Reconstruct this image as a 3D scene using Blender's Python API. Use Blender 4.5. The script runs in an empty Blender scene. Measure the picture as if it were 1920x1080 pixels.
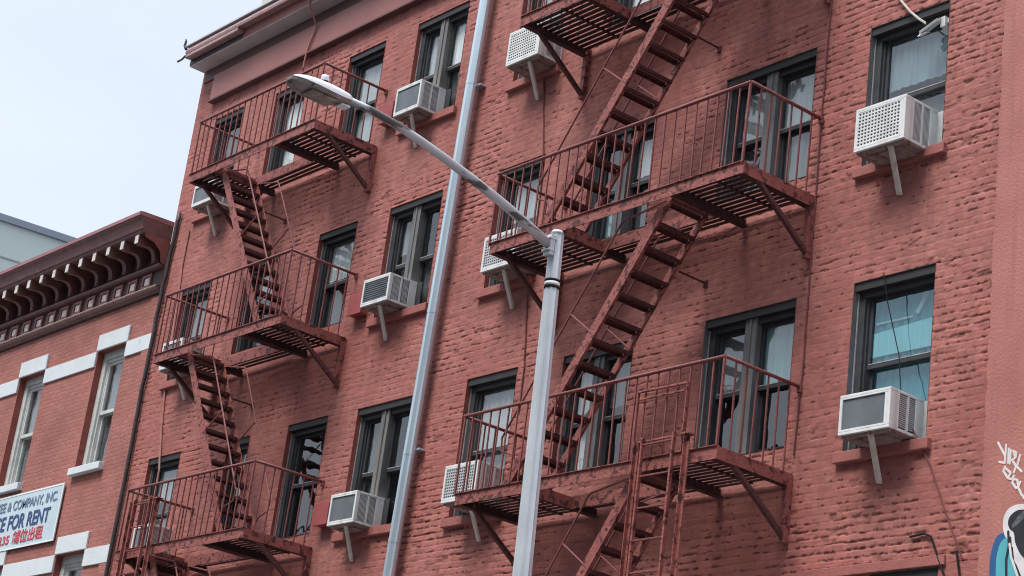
import bpy, math, random
import numpy as np
from mathutils import Vector
random.seed(7)
rng = np.random.default_rng(11)
sc = bpy.context.scene
COL = sc.collection
rad = math.radians

# ------------------------------------------------------------------ materials
def new_mat(name):
    m = bpy.data.materials.new(name); m.use_nodes = True
    nt = m.node_tree; nt.nodes.clear()
    return m, nt, nt.nodes, nt.links

def nd(nodes, t, **kw):
    n = nodes.new(t)
    for k, v in kw.items(): setattr(n, k, v)
    return n

def surf(name, col, col2=None, scale=3.0, rough=0.6, metal=0.0, bump=0.0, bscale=40.0, spots=None, spot_scale=20.0, spot_at=0.6,
         detail=6.0, lo=0.35, hi=0.7, stretch=None, spec=0.4, streak=None):
    """noise mottled paint / metal / stone; optional dark worn spots and vertical streaks"""
    m, nt, N, L = new_mat(name)
    out = nd(N, 'ShaderNodeOutputMaterial'); b = nd(N, 'ShaderNodeBsdfPrincipled')
    L.new(b.outputs[0], out.inputs[0])
    b.inputs['Roughness'].default_value = rough; b.inputs['Metallic'].default_value = metal
    b.inputs['Specular IOR Level'].default_value = spec
    tc = nd(N, 'ShaderNodeTexCoord'); mp = nd(N, 'ShaderNodeMapping'); L.new(tc.outputs['Object'], mp.inputs[0])
    if stretch: mp.inputs['Scale'].default_value = stretch
    n1 = nd(N, 'ShaderNodeTexNoise'); n1.inputs['Scale'].default_value = scale; n1.inputs['Detail'].default_value = detail
    L.new(mp.outputs[0], n1.inputs['Vector'])
    r = nd(N, 'ShaderNodeMapRange'); r.inputs['From Min'].default_value = lo; r.inputs['From Max'].default_value = hi
    L.new(n1.outputs[0], r.inputs[0])
    mx = nd(N, 'ShaderNodeMix', data_type='RGBA'); L.new(r.outputs[0], mx.inputs[0])
    c2 = col2 or tuple(c*0.8 for c in col)
    mx.inputs[6].default_value = (*col, 1); mx.inputs[7].default_value = (*c2, 1)
    cur = mx.outputs[2]
    if streak:
        ms = nd(N, 'ShaderNodeMapping'); ms.inputs['Scale'].default_value = (9, 9, .5); L.new(tc.outputs['Object'], ms.inputs[0])
        ns = nd(N, 'ShaderNodeTexNoise'); ns.inputs['Scale'].default_value = 1.3; ns.inputs['Detail'].default_value = 5; L.new(ms.outputs[0], ns.inputs['Vector'])
        rs = nd(N, 'ShaderNodeMapRange'); rs.inputs['From Min'].default_value = .52; rs.inputs['From Max'].default_value = .75; L.new(ns.outputs[0], rs.inputs[0])
        m2 = nd(N, 'ShaderNodeMix', data_type='RGBA'); L.new(rs.outputs[0], m2.inputs[0]); L.new(cur, m2.inputs[6]); m2.inputs[7].default_value = (*streak, 1)
        cur = m2.outputs[2]
    hgt = n1.outputs[0]
    if spots:
        n2 = nd(N, 'ShaderNodeTexNoise'); n2.inputs['Scale'].default_value = spot_scale; n2.inputs['Detail'].default_value = 8
        L.new(mp.outputs[0], n2.inputs['Vector'])
        r2 = nd(N, 'ShaderNodeMapRange'); r2.inputs['From Min'].default_value = spot_at; r2.inputs['From Max'].default_value = spot_at+.05
        L.new(n2.outputs[0], r2.inputs[0])
        m3 = nd(N, 'ShaderNodeMix', data_type='RGBA'); L.new(r2.outputs[0], m3.inputs[0]); L.new(cur, m3.inputs[6]); m3.inputs[7].default_value = (*spots, 1)
        cur = m3.outputs[2]; hgt = n2.outputs[0]
    L.new(cur, b.inputs['Base Color'])
    if bump:
        n3 = nd(N, 'ShaderNodeTexNoise'); n3.inputs['Scale'].default_value = bscale; n3.inputs['Detail'].default_value = 6
        L.new(mp.outputs[0], n3.inputs['Vector'])
        bp = nd(N, 'ShaderNodeBump'); bp.inputs['Strength'].default_value = bump; bp.inputs['Distance'].default_value = .01
        L.new(n3.outputs[0], bp.inputs['Height']); L.new(bp.outputs[0], b.inputs['Normal'])
    return m

def painted_brick():
    """red painted brickwork: the relief is modelled, colour is paint + worn chips (attribute from the relief)"""
    m, nt, N, L = new_mat('red_painted_brick')
    out = nd(N, 'ShaderNodeOutputMaterial'); b = nd(N, 'ShaderNodeBsdfPrincipled'); L.new(b.outputs[0], out.inputs[0])
    b.inputs['Roughness'].default_value = .72; b.inputs['Specular IOR Level'].default_value = .3
    tc = nd(N, 'ShaderNodeTexCoord')
    n1 = nd(N, 'ShaderNodeTexNoise'); n1.inputs['Scale'].default_value = .55; n1.inputs['Detail'].default_value = 7; n1.inputs['Roughness'].default_value = .6
    L.new(tc.outputs['Object'], n1.inputs['Vector'])
    r1 = nd(N, 'ShaderNodeMapRange'); r1.inputs['From Min'].default_value = .32; r1.inputs['From Max'].default_value = .68; L.new(n1.outputs[0], r1.inputs[0])
    mx = nd(N, 'ShaderNodeMix', data_type='RGBA'); L.new(r1.outputs[0], mx.inputs[0])
    mx.inputs[6].default_value = (.318, .106, .087, 1); mx.inputs[7].default_value = (.405, .158, .135, 1)
    n2 = nd(N, 'ShaderNodeTexNoise'); n2.inputs['Scale'].default_value = 9; n2.inputs['Detail'].default_value = 6; L.new(tc.outputs['Object'], n2.inputs['Vector'])
    r2 = nd(N, 'ShaderNodeMapRange'); r2.inputs['From Min'].default_value = .3; r2.inputs['From Max'].default_value = .7
    r2.inputs['To Min'].default_value = .82; r2.inputs['To Max'].default_value = 1.14; L.new(n2.outputs[0], r2.inputs[0])
    vm = nd(N, 'ShaderNodeVectorMath', operation='SCALE'); L.new(mx.outputs[2], vm.inputs[0]); L.new(r2.outputs[0], vm.inputs['Scale'])
    pn = nd(N, 'ShaderNodeTexNoise'); pn.inputs['Scale'].default_value = .42; pn.inputs['Detail'].default_value = 3; pn.inputs['Distortion'].default_value = .6; L.new(tc.outputs['Object'], pn.inputs['Vector'])
    pr = nd(N, 'ShaderNodeMapRange'); pr.inputs['From Min'].default_value = .56; pr.inputs['From Max'].default_value = .575; pr.inputs['To Max'].default_value = .55; L.new(pn.outputs[0], pr.inputs[0])
    pm = nd(N, 'ShaderNodeMix', data_type='RGBA'); L.new(pr.outputs[0], pm.inputs[0]); L.new(vm.outputs[0], pm.inputs[6]); pm.inputs[7].default_value = (.33, .105, .088, 1)
    ms = nd(N, 'ShaderNodeMapping'); ms.inputs['Scale'].default_value = (4.5, 4.5, .28); L.new(tc.outputs['Object'], ms.inputs[0])
    ns = nd(N, 'ShaderNodeTexNoise'); ns.inputs['Scale'].default_value = 1.2; ns.inputs['Detail'].default_value = 6; ns.inputs['Roughness'].default_value = .65; L.new(ms.outputs[0], ns.inputs['Vector'])
    rs = nd(N, 'ShaderNodeMapRange'); rs.inputs['From Min'].default_value = .5; rs.inputs['From Max'].default_value = .78; rs.inputs['To Max'].default_value = .6; L.new(ns.outputs[0], rs.inputs[0])
    sm = nd(N, 'ShaderNodeMix', data_type='RGBA'); L.new(rs.outputs[0], sm.inputs[0]); L.new(pm.outputs[2], sm.inputs[6]); sm.inputs[7].default_value = (.2, .075, .065, 1)
    vm = sm
    at = nd(N, 'ShaderNodeAttribute'); at.attribute_name = 'chip'
    m2 = nd(N, 'ShaderNodeMix', data_type='RGBA'); L.new(at.outputs['Fac'], m2.inputs[0]); L.new(vm.outputs[2], m2.inputs[6]); m2.inputs[7].default_value = (.11, .032, .028, 1)
    at2 = nd(N, 'ShaderNodeAttribute'); at2.attribute_name = 'tone'
    vm2 = nd(N, 'ShaderNodeVectorMath', operation='SCALE'); L.new(m2.outputs[2], vm2.inputs[0]); L.new(at2.outputs['Fac'], vm2.inputs['Scale'])
    L.new(vm2.outputs[0], b.inputs['Base Color'])
    n3 = nd(N, 'ShaderNodeTexNoise'); n3.inputs['Scale'].default_value = 70; n3.inputs['Detail'].default_value = 4; L.new(tc.outputs['Object'], n3.inputs['Vector'])
    bp = nd(N, 'ShaderNodeBump'); bp.inputs['Strength'].default_value = .35; bp.inputs['Distance'].default_value = .006
    L.new(n3.outputs[0], bp.inputs['Height']); L.new(bp.outputs[0], b.inputs['Normal'])
    return m

def smooth_brick(name, c1, c2, mortar):
    m, nt, N, L = new_mat(name)
    out = nd(N, 'ShaderNodeOutputMaterial'); b = nd(N, 'ShaderNodeBsdfPrincipled'); L.new(b.outputs[0], out.inputs[0])
    b.inputs['Roughness'].default_value = .75; b.inputs['Specular IOR Level'].default_value = .25
    tc = nd(N, 'ShaderNodeTexCoord'); sp = nd(N, 'ShaderNodeSeparateXYZ'); L.new(tc.outputs['Object'], sp.inputs[0])
    cb = nd(N, 'ShaderNodeCombineXYZ'); L.new(sp.outputs[0], cb.inputs[0]); L.new(sp.outputs[2], cb.inputs[1])
    br = nd(N, 'ShaderNodeTexBrick'); L.new(cb.outputs[0], br.inputs['Vector'])
    br.inputs['Scale'].default_value = 1; br.inputs['Brick Width'].default_value = .21; br.inputs['Row Height'].default_value = .075
    br.inputs['Mortar Size'].default_value = .007; br.inputs['Mortar Smooth'].default_value = .4
    br.inputs['Color1'].default_value = (*c1, 1); br.inputs['Color2'].default_value = (*c2, 1); br.inputs['Mortar'].default_value = (*mortar, 1)
    n1 = nd(N, 'ShaderNodeTexNoise'); n1.inputs['Scale'].default_value = .9; n1.inputs['Detail'].default_value = 8; n1.inputs['Roughness'].default_value = .65; L.new(tc.outputs['Object'], n1.inputs['Vector'])
    r1 = nd(N, 'ShaderNodeMapRange'); r1.inputs['From Min'].default_value = .3; r1.inputs['From Max'].default_value = .7; r1.inputs['To Min'].default_value = .78; r1.inputs['To Max'].default_value = 1.2; L.new(n1.outputs[0], r1.inputs[0])
    vm = nd(N, 'ShaderNodeVectorMath', operation='SCALE'); L.new(br.outputs['Color'], vm.inputs[0]); L.new(r1.outputs[0], vm.inputs['Scale'])
    L.new(vm.outputs[0], b.inputs['Base Color'])
    n2 = nd(N, 'ShaderNodeTexNoise'); n2.inputs['Scale'].default_value = 25; n2.inputs['Detail'].default_value = 5; L.new(tc.outputs['Object'], n2.inputs['Vector'])
    ad = nd(N, 'ShaderNodeMath', operation='MULTIPLY_ADD'); L.new(br.outputs['Fac'], ad.inputs[0]); ad.inputs[1].default_value = -.5; L.new(n2.outputs[0], ad.inputs[2])
    bp = nd(N, 'ShaderNodeBump'); bp.inputs['Strength'].default_value = .9; bp.inputs['Distance'].default_value = .008
    L.new(ad.outputs[0], bp.inputs['Height']); L.new(bp.outputs[0], b.inputs['Normal'])
    return m

def glass_mat(name, tint=(.9, .95, .95), refl=(1, 1, 1), f0=.13):
    """double glazing: Schlick reflection that is the same from either side, the rest goes straight through"""
    m, nt, N, L = new_mat(name)
    out = nd(N, 'ShaderNodeOutputMaterial'); t = nd(N, 'ShaderNodeBsdfTransparent'); g = nd(N, 'ShaderNodeBsdfGlossy')
    t.inputs[0].default_value = (*tint, 1); g.inputs[0].default_value = (*refl, 1); g.inputs['Roughness'].default_value = .03
    ge = nd(N, 'ShaderNodeNewGeometry'); dt = nd(N, 'ShaderNodeVectorMath', operation='DOT_PRODUCT'); L.new(ge.outputs['Incoming'], dt.inputs[0]); L.new(ge.outputs['Normal'], dt.inputs[1])
    ab = nd(N, 'ShaderNodeMath', operation='ABSOLUTE'); L.new(dt.outputs['Value'], ab.inputs[0])
    om = nd(N, 'ShaderNodeMath', operation='SUBTRACT'); om.inputs[0].default_value = 1; L.new(ab.outputs[0], om.inputs[1])
    pw = nd(N, 'ShaderNodeMath', operation='POWER'); L.new(om.outputs[0], pw.inputs[0]); pw.inputs[1].default_value = 5
    fa = nd(N, 'ShaderNodeMath', operation='MULTIPLY_ADD'); L.new(pw.outputs[0], fa.inputs[0]); fa.inputs[1].default_value = 1-f0; fa.inputs[2].default_value = f0
    mx = nd(N, 'ShaderNodeMixShader'); L.new(fa.outputs[0], mx.inputs[0]); L.new(t.outputs[0], mx.inputs[1]); L.new(g.outputs[0], mx.inputs[2])
    L.new(mx.outputs[0], out.inputs[0])
    tc = nd(N, 'ShaderNodeTexCoord'); n = nd(N, 'ShaderNodeTexNoise'); n.inputs['Scale'].default_value = 2.2; L.new(tc.outputs['Object'], n.inputs['Vector'])
    bp = nd(N, 'ShaderNodeBump'); bp.inputs["Strength"].default_value = .42; bp.inputs["Distance"].default_value = .025; L.new(n.outputs[0], bp.inputs['Height'])
    L.new(bp.outputs[0], g.inputs['Normal'])
    return m

M = {}
M['brick'] = painted_brick()
M['brick_plain'] = surf('red_paint_on_masonry', (.335, .115, .097), (.28, .092, .078), scale=6, rough=.7, bump=.5, bscale=30, spots=(.12, .035, .03), spot_scale=14, spot_at=.66)
M['reveal'] = surf('dark_red_painted_reveal', (.27, .072, .055), (.2, .05, .04), scale=8, rough=.7, bump=.4, bscale=40)
M['panel'] = surf('dull_red_sheet_metal', (.33, .135, .115), (.28, .11, .1), scale=1.2, rough=.5, bump=.15, bscale=12)
M['frieze'] = surf('shade_dark_sheet_metal', (.13, .06, .06), (.1, .048, .05), scale=1.2, rough=.55)  # soffit shade put into the colour; also darkens the panel moulding
M['fascia_shade'] = surf('dark_fascia_shade', (.05, .045, .06), (.035, .03, .045), scale=6, rough=.5)  # shade under the gutter lip, given as a dark colour
M['soffit'] = surf('pale_grey_soffit', (.55, .52, .5), (.45, .43, .42), scale=2.5, rough=.6)
M['lip'] = surf('weathered_pink_metal', (.42, .25, .24), (.3, .2, .2), scale=5, rough=.45, streak=(.22, .15, .15))
M['coping'] = surf('grey_coping_metal', (.55, .55, .57), (.45, .45, .47), scale=4, rough=.5)
M['iron'] = surf('rust_red_painted_iron', (.3, .092, .078), (.22, .062, .052), scale=7, rough=.6, bump=1.0, bscale=35, spots=(.085, .026, .022), spot_scale=13, spot_at=.54)
M['iron_thin'] = surf('maroon_painted_iron_bars', (.225, .068, .062), (.16, .048, .044), scale=9, rough=.6, bump=.4, bscale=70, spots=(.09, .03, .028), spot_scale=25, spot_at=.63)
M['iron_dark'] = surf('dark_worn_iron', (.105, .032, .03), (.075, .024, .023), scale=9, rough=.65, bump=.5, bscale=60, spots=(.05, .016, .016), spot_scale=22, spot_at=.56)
M['frame'] = surf('charcoal_window_paint', (.048, .05, .056), (.032, .034, .038), scale=5, rough=.5, bump=.15, bscale=30)
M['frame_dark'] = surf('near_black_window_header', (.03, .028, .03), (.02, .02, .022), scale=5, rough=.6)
M['mull'] = surf('grey_painted_mullion', (.15, .15, .155), (.1, .1, .105), scale=4, rough=.5, streak=(.19, .17, .14))
M['edge'] = surf('pale_caulk_line', (.4, .4, .4), (.25, .25, .25), scale=20, rough=.7)
M['iron_underside'] = surf('shaded_dirty_grating_iron', (.05, .018, .018), (.035, .014, .014), scale=9, rough=.7)  # dirty iron, with underside shade put into the colour as well
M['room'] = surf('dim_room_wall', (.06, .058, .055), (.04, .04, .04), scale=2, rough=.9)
M['glass'] = glass_mat('window_glass')
M['glass_teal'] = glass_mat('teal_tinted_glass', tint=(.7, .9, .93), refl=(.55, .72, .75), f0=.2)
BL = {'white': (.78, .8, .79), 'pale': (.46, .49, .49), 'mid': (.22, .235, .24), 'dim': (.09, .095, .102), 'blue': (.2, .27, .31), 'teal': (.1, .22, .27), 'teal_pale': (.36, .55, .57), 'tan': (.3, .27, .24)}
for k, c in BL.items():
    M['blind_'+k] = surf('curtain_or_reflection_'+k, c, tuple(x*.78 for x in c), scale=3, rough=.85, stretch=(14, 14, .6), lo=.3, hi=.7, detail=3)  # teal blind tones paint the pane reflections in the two lower right windows
M['white'] = surf('white_enamel', (.72, .735, .73), (.6, .61, .59), scale=5, rough=.4, streak=(.46, .44, .4), spots=(.38, .34, .29), spot_scale=9, spot_at=.69)
M['white_dirty'] = surf('grimy_cream_metal', (.66, .63, .57), (.5, .46, .4), scale=7, rough=.5, streak=(.3, .26, .22))
M['grille'] = surf('grey_condenser_fins', (.17, .19, .2), (.12, .135, .15), scale=2.5, rough=.5, metal=.3, bump=.3, bscale=160)
M['vent_dark'] = surf('dark_vent_slots', (.035, .038, .042), (.025, .027, .03), scale=5, rough=.6)
M['vent_fin'] = surf('grey_vent_fin', (.55, .56, .56), (.42, .43, .43), scale=8, rough=.45, metal=.2)
M['acbase'] = surf('rusty_tray', (.3, .24, .22), (.16, .11, .1), scale=9, rough=.6, spots=(.1, .05, .04), spot_scale=12, spot_at=.6)
M['galv'] = surf('galvanised_steel', (.68, .8, .86), (.5, .62, .7), scale=1.6, rough=.33, metal=.7, bump=.12, bscale=6, stretch=(1, 1, .35))
M['pole'] = surf('galvanised_lamp_pole', (.6, .645, .67), (.5, .545, .575), scale=3, rough=.42, metal=.2, streak=(.42, .46, .49))
M['arm'] = surf('weathered_lamp_arm', (.52, .55, .57), (.36, .38, .4), scale=6, rough=.45, metal=.4, spots=(.1, .1, .1), spot_scale=6, spot_at=.54, stretch=(1, .35, 1))
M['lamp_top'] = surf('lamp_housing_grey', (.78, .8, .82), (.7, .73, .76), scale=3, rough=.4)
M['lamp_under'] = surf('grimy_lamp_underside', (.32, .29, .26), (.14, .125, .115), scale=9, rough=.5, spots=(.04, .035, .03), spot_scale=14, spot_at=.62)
M['black'] = surf('black_rubber', (.012, .011, .012), (.02, .018, .018), scale=8, rough=.8, spec=.15)
M['blackpipe'] = surf('black_drain_iron', (.03, .024, .026), (.05, .035, .035), scale=5, rough=.55, bump=.6, bscale=20)
M['wire_pink'] = surf('red_painted_cable', (.42, .19, .16), (.34, .14, .12), scale=9, rough=.6)
M['wire_dark'] = surf('dark_red_cable', (.16, .045, .042), (.11, .03, .03), scale=9, rough=.6)
M['wire_white'] = surf('off_white_cable', (.6, .55, .5), (.45, .4, .36), scale=9, rough=.5)
M['box_red'] = surf('faded_red_box_paint', (.33, .075, .075), (.28, .06, .06), scale=5, rough=.45)
M['lb_brick'] = smooth_brick('flat_red_brick', (.37, .148, .122), (.325, .122, .1), (.28, .11, .092))
M['lb_white'] = surf('white_painted_stone', (.62, .67, .69), (.56, .6, .62), scale=2.5, rough=.6, bump=.3, bscale=40, spots=(.42, .42, .42), spot_scale=5, spot_at=.7)
M['lb_trim'] = surf('white_window_wood', (.58, .6, .58), (.46, .48, .46), scale=6, rough=.5)
M['corn'] = surf('dark_maroon_cornice', (.19, .085, .08), (.13, .06, .058), scale=6, rough=.55, bump=.4, bscale=30, spots=(.25, .13, .12), spot_scale=9, spot_at=.66)
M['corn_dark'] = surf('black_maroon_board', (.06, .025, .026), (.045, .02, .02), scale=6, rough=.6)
M['corn_top'] = surf('faded_pink_cornice_edge', (.36, .16, .165), (.27, .12, .12), scale=5, rough=.5)
M['corn_light'] = surf('bare_pale_metal', (.72, .68, .64), (.45, .4, .37), scale=11, rough=.5)
M['corn_red'] = surf('maroon_cornice_end', (.25, .085, .072), (.2, .07, .06), scale=6, rough=.55)
M['sign'] = surf('white_vinyl_sign', (.52, .62, .67), (.45, .55, .6), scale=2, rough=.45)
M['sign_edge'] = surf('sign_edge_white', (.78, .8, .78), (.7, .72, .7), scale=4, rough=.5)
M['ink_blue'] = surf('navy_lettering', (.03, .055, .17), (.04, .07, .2), scale=9, rough=.5)
M['ink_grey'] = surf('slate_lettering', (.13, .2, .29), (.17, .25, .34), scale=9, rough=.5)
M['ink_red'] = surf('red_lettering', (.5, .05, .075), (.55, .1, .12), scale=9, rough=.5)
M['office'] = surf('pale_green_grey_panel', (.5, .56, .53), (.46, .52, .49), scale=.3, rough=.5)
M['office_line'] = surf('panel_joint_grey', (.3, .34, .34), (.26, .3, .3), scale=1, rough=.6)
M['office_top'] = surf('grey_coping', (.22, .26, .3), (.2, .23, .27), scale=1, rough=.5)
M['blue_glass'] = surf('blue_window_band', (.03, .1, .22), (.04, .12, .26), scale=.5, rough=.2)
M['stucco'] = surf('terracotta_stucco', (.415, .165, .138), (.345, .128, .104), scale=1.8, rough=.8, bump=.6, bscale=35, streak=(.34, .13, .112), spots=(.25, .09, .075), spot_scale=11, spot_at=.71)
M['gr_white'] = surf('white_spray_paint', (.72, .68, .68), (.62, .58, .58), scale=12, rough=.6)
M['gr_blue'] = surf('deep_blue_spray_paint', (.02, .09, .22), (.025, .11, .26), scale=8, rough=.6)
M['gr_teal'] = surf('teal_spray_paint', (.07, .36, .42), (.1, .42, .46), scale=6, rough=.6)
M['gr_black'] = surf('black_spray_paint', (.02, .02, .028), (.03, .03, .038), scale=7, rough=.5)
M['gr_grey'] = surf('grey_spray_paint', (.13, .13, .15), (.05, .05, .06), scale=18, rough=.6, stretch=(1, 1, 3))
M['roof'] = surf('roofing_felt', (.12, .12, .12), rough=.9)
M['chim'] = surf('pale_render', (.5, .5, .48), (.42, .42, .4), scale=3, rough=.8)
M['asphalt'] = surf('asphalt', (.05, .05, .052), (.04, .04, .042), scale=8, rough=.85, bump=.3, bscale=90)
M['concrete'] = surf('sidewalk_concrete', (.3, .29, .28), (.24, .235, .23), scale=2, rough=.85, bump=.2, bscale=60)
M['paintline'] = surf('road_paint', (.7, .7, .68), (.6, .6, .58), scale=8, rough=.7)

# ------------------------------------------------------------------ mesh helper
class MB:
    def __init__(s): s.v = []; s.f = []; s.sm = []
    def add(s, vs, fs, smooth=False):
        b = len(s.v); s.v += [tuple(p) for p in vs]; s.f += [tuple(b+i for i in f) for f in fs]; s.sm += [smooth]*len(fs); return s
    def box(s, x0, x1, y0, y1, z0, z1):
        if x0 > x1: x0, x1 = x1, x0
        if y0 > y1: y0, y1 = y1, y0
        if z0 > z1: z0, z1 = z1, z0
        return s.add([(x0,y0,z0),(x1,y0,z0),(x1,y1,z0),(x0,y1,z0),(x0,y0,z1),(x1,y0,z1),(x1,y1,z1),(x0,y1,z1)],
                     [(0,3,2,1),(4,5,6,7),(0,1,5,4),(1,2,6,5),(2,3,7,6),(3,0,4,7)])
    def bar(s, p, q, w, h, up=(0,0,1)):
        """rectangular bar p->q; w across, h along 'up' made perpendicular"""
        p = Vector(p); q = Vector(q); d = (q-p).normalized(); u = Vector(up); u = (u - d*u.dot(d)).normalized(); r = d.cross(u)
        vs = []
        for c in (p, q):
            for a, b in ((-1,-1),(1,-1),(1,1),(-1,1)): vs.append(c + r*(a*w/2) + u*(b*h/2))
        return s.add(vs, [(0,1,2,3),(7,6,5,4),(0,4,5,1),(1,5,6,2),(2,6,7,3),(3,7,4,0)])
    def tube(s, path, r, n=8, cap=True, r2=None, prof=None):
        P = [Vector(p) for p in path]; k = len(P); vs = []; fs = []
        prev = None
        for i, p in enumerate(P):
            d = (P[min(i+1, k-1)] - P[max(i-1, 0)]).normalized()
            if prev is None:
                a = Vector((0,0,1)) if abs(d.z) < .9 else Vector((1,0,0))
                u = (a - d*a.dot(d)).normalized()
            else:
                u = (prev - d*prev.dot(d)).normalized()
            prev = u; w = d.cross(u)
            rr = r if r2 is None else r + (r2-r)*i/(k-1)
            for j in range(n):
                t = 2*math.pi*j/n; q = rr*(prof[j % len(prof)] if prof else 1)
                vs.append(p + u*(math.cos(t)*q) + w*(math.sin(t)*q))
        for i in range(k-1):
            for j in range(n):
                fs.append((i*n+j, i*n+(j+1) % n, (i+1)*n+(j+1) % n, (i+1)*n+j))
        s.add(vs, fs, smooth=(prof is None and n >= 8))
        if cap:
            b = len(s.v) - k*n
            s.f += [tuple(b+j for j in range(n))[::-1], tuple(b+(k-1)*n+j for j in range(n))]; s.sm += [False, False]
        return s
    def extr_x(s, prof, x0, x1):
        """closed (y,z) profile extruded along x"""
        n = len(prof); vs = [(x0, y, z) for y, z in prof] + [(x1, y, z) for y, z in prof]
        fs = [(i, (i+1) % n, n+(i+1) % n, n+i) for i in range(n)] + [tuple(range(n))[::-1], tuple(range(n, 2*n))]
        return s.add(vs, fs)
    def plate(s, poly, y0, y1):
        """closed (x,z) outline given thickness along y"""
        n = len(poly); vs = [(x, y0, z) for x, z in poly] + [(x, y1, z) for x, z in poly]
        fs = [(i, (i+1) % n, n+(i+1) % n, n+i) for i in range(n)] + [tuple(range(n)), tuple(range(n, 2*n))[::-1]]
        return s.add(vs, fs)
    def build(s, name, mat, parent=None, bevel=0):
        o = world_origin(parent); me = bpy.data.meshes.new(name)
        me.from_pydata([(x-o[0], y-o[1], z-o[2]) for x, y, z in s.v], [], s.f); me.update()
        me.polygons.foreach_set('use_smooth', s.sm)
        me.materials.append(M[mat])
        ob = bpy.data.objects.new(name, me); COL.objects.link(ob)
        if parent: ob.parent = parent
        if bevel:
            b = ob.modifiers.new('bevel', 'BEVEL'); b.width = bevel; b.segments = 2; b.limit_method = 'ANGLE'
        return ob

def world_origin(p):
    o = Vector((0,0,0))
    while p: o += Vector(p.location); p = p.parent
    return o

def tag(o, label=None, cat=None, group=None, kind=None):
    if label: o['label'] = label
    if cat: o['category'] = cat
    if group: o['group'] = group
    if kind: o['kind'] = kind
    return o

def thing(name, loc, label, cat, group=None):
    o = bpy.data.objects.new(name, None); COL.objects.link(o); o.location = loc; o.empty_display_size = .2
    return tag(o, label, cat, group)

# ------------------------------------------------------------------ value noise (numpy) for the brick relief
def vnoise(x, z, sx, sz, seed):
    r = np.random.default_rng(seed); G = r.random((256, 256))
    u = x/sx + 1000.0; w = z/sz + 1000.0
    iu = np.floor(u).astype(int); iw = np.floor(w).astype(int); fu = u-iu; fw = w-iw
    fu = fu*fu*(3-2*fu); fw = fw*fw*(3-2*fw)
    a = G[iu % 256, iw % 256]; b = G[(iu+1) % 256, iw % 256]; c = G[iu % 256, (iw+1) % 256]; d = G[(iu+1) % 256, (iw+1) % 256]
    return (a*(1-fu)+b*fu)*(1-fw) + (c*(1-fu)+d*fu)*fw

def sstep(a, b, x):
    t = np.clip((x-a)/(b-a), 0, 1); return t*t*(3-2*t)

def brick_relief(X, Z):
    H = .0825; Lb = .235
    zz = Z + .006*(vnoise(X, Z, 1.3, .9, 5)-.5); xx = X + .02*(vnoise(X, Z, .8, .5, 6)-.5)
    row = np.floor(zz/H).astype(int); fz = zz/H-row
    hdr = (row % 6 == 0); Lr = np.where(hdr, Lb/2, Lb)
    off = np.where(row % 2 == 0, 0., .5)*Lr
    r = np.random.default_rng(3); RT = r.random((512,))
    ux = (xx+off + .03*RT[row % 512])/Lr; colb = np.floor(ux).astype(int); fx = ux-colb
    T = np.random.default_rng(4).random((6, 256, 256)); a = row % 256; b = (colb*7+row*13) % 256
    t = [T[i][a, b] for i in range(6)]
    n1 = vnoise(X, Z, .05, .035, 21); n2 = vnoise(X, Z, .022, .016, 22); n3 = vnoise(X, Z, .5, .35, 23); n4 = vnoise(X, Z, 1.9, 1.1, 24)
    n5 = vnoise(X, Z, .11, .02, 26)
    dz = np.minimum(fz, 1-fz)*H; dx = np.minimum(fx, 1-fx)*Lr
    wob = .004*(n1-.5) + .0025*(n2-.5)
    fill = .22 + 1.5*n3*n4                       # how deep the joints still are under the paint
    wear = sstep(.42, .80, .5*n4+.5*n3 + .17*sstep(-15.5, -13.5, X) - .05*(X < -22))    # eroded areas
    jz = 1-sstep(.002, .011, dz+wob); jx = 1-sstep(.002, .009, dx+wob)
    n6 = vnoise(X, Z, .16, .05, 27); brk = sstep(.28, .72, .6*n5+.4*n6)
    joint = np.maximum(jz*(.62+.6*brk), jx*(.5+.55*sstep(.3, .7, n6)))
    h = -(.0046*np.clip(fill+.3, 0, 1)*(.7+.35*wear))*joint
    # brick faces: small random set-back and tilt
    h += .0046*(t[0]-.5)*(.6+.6*wear) + .0055*(t[1]-.5)*(fz-.5) + .004*(t[2]-.5)*(fx-.5)
    h += .0016*(n1*n3)*np.exp(-((fz-.86)/.1)**2)*(1-jz)
    h += .0022*(n1-.5) + .0016*(n2-.5)
    # spalled bricks and chipped lower arrises
    sp = (t[3] > .955-.05*wear)*sstep(.3, .6, n1)*sstep(.004, .012, dz)*sstep(.003, .012, dx)
    h -= .007*sp
    low = np.exp(-((fz-.12)/.16)**2) + .45*np.exp(-((fz-.95)/.1)**2)
    n7 = vnoise(X, Z, .05, .03, 28)
    ch = sstep(.635, .725, .4*n7+.25*n2+.2*n1+.15*t[4] + .08*low + .17*(wear-.5)) * (0.35+.65*low)
    h -= .008*ch
    # long open joints
    oj = sstep(.74, .87, .5*n5+.25*n4+.25*t[5]+.16*(wear-.5))*jz
    h -= .007*oj
    chip = np.clip(.9*sstep(.25, .8, ch) + .6*sstep(.3, .9, oj) + .3*sp + .06*jz*wear*brk, 0, 1)
    tone = .92 + .2*t[5]*(.4+wear*.6) + .14*(n3-.5) + .10*(n4-.5) + .06*(n6-.5) - .22*(t[2] > .9)*wear*n1
    return h, chip, tone

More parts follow.
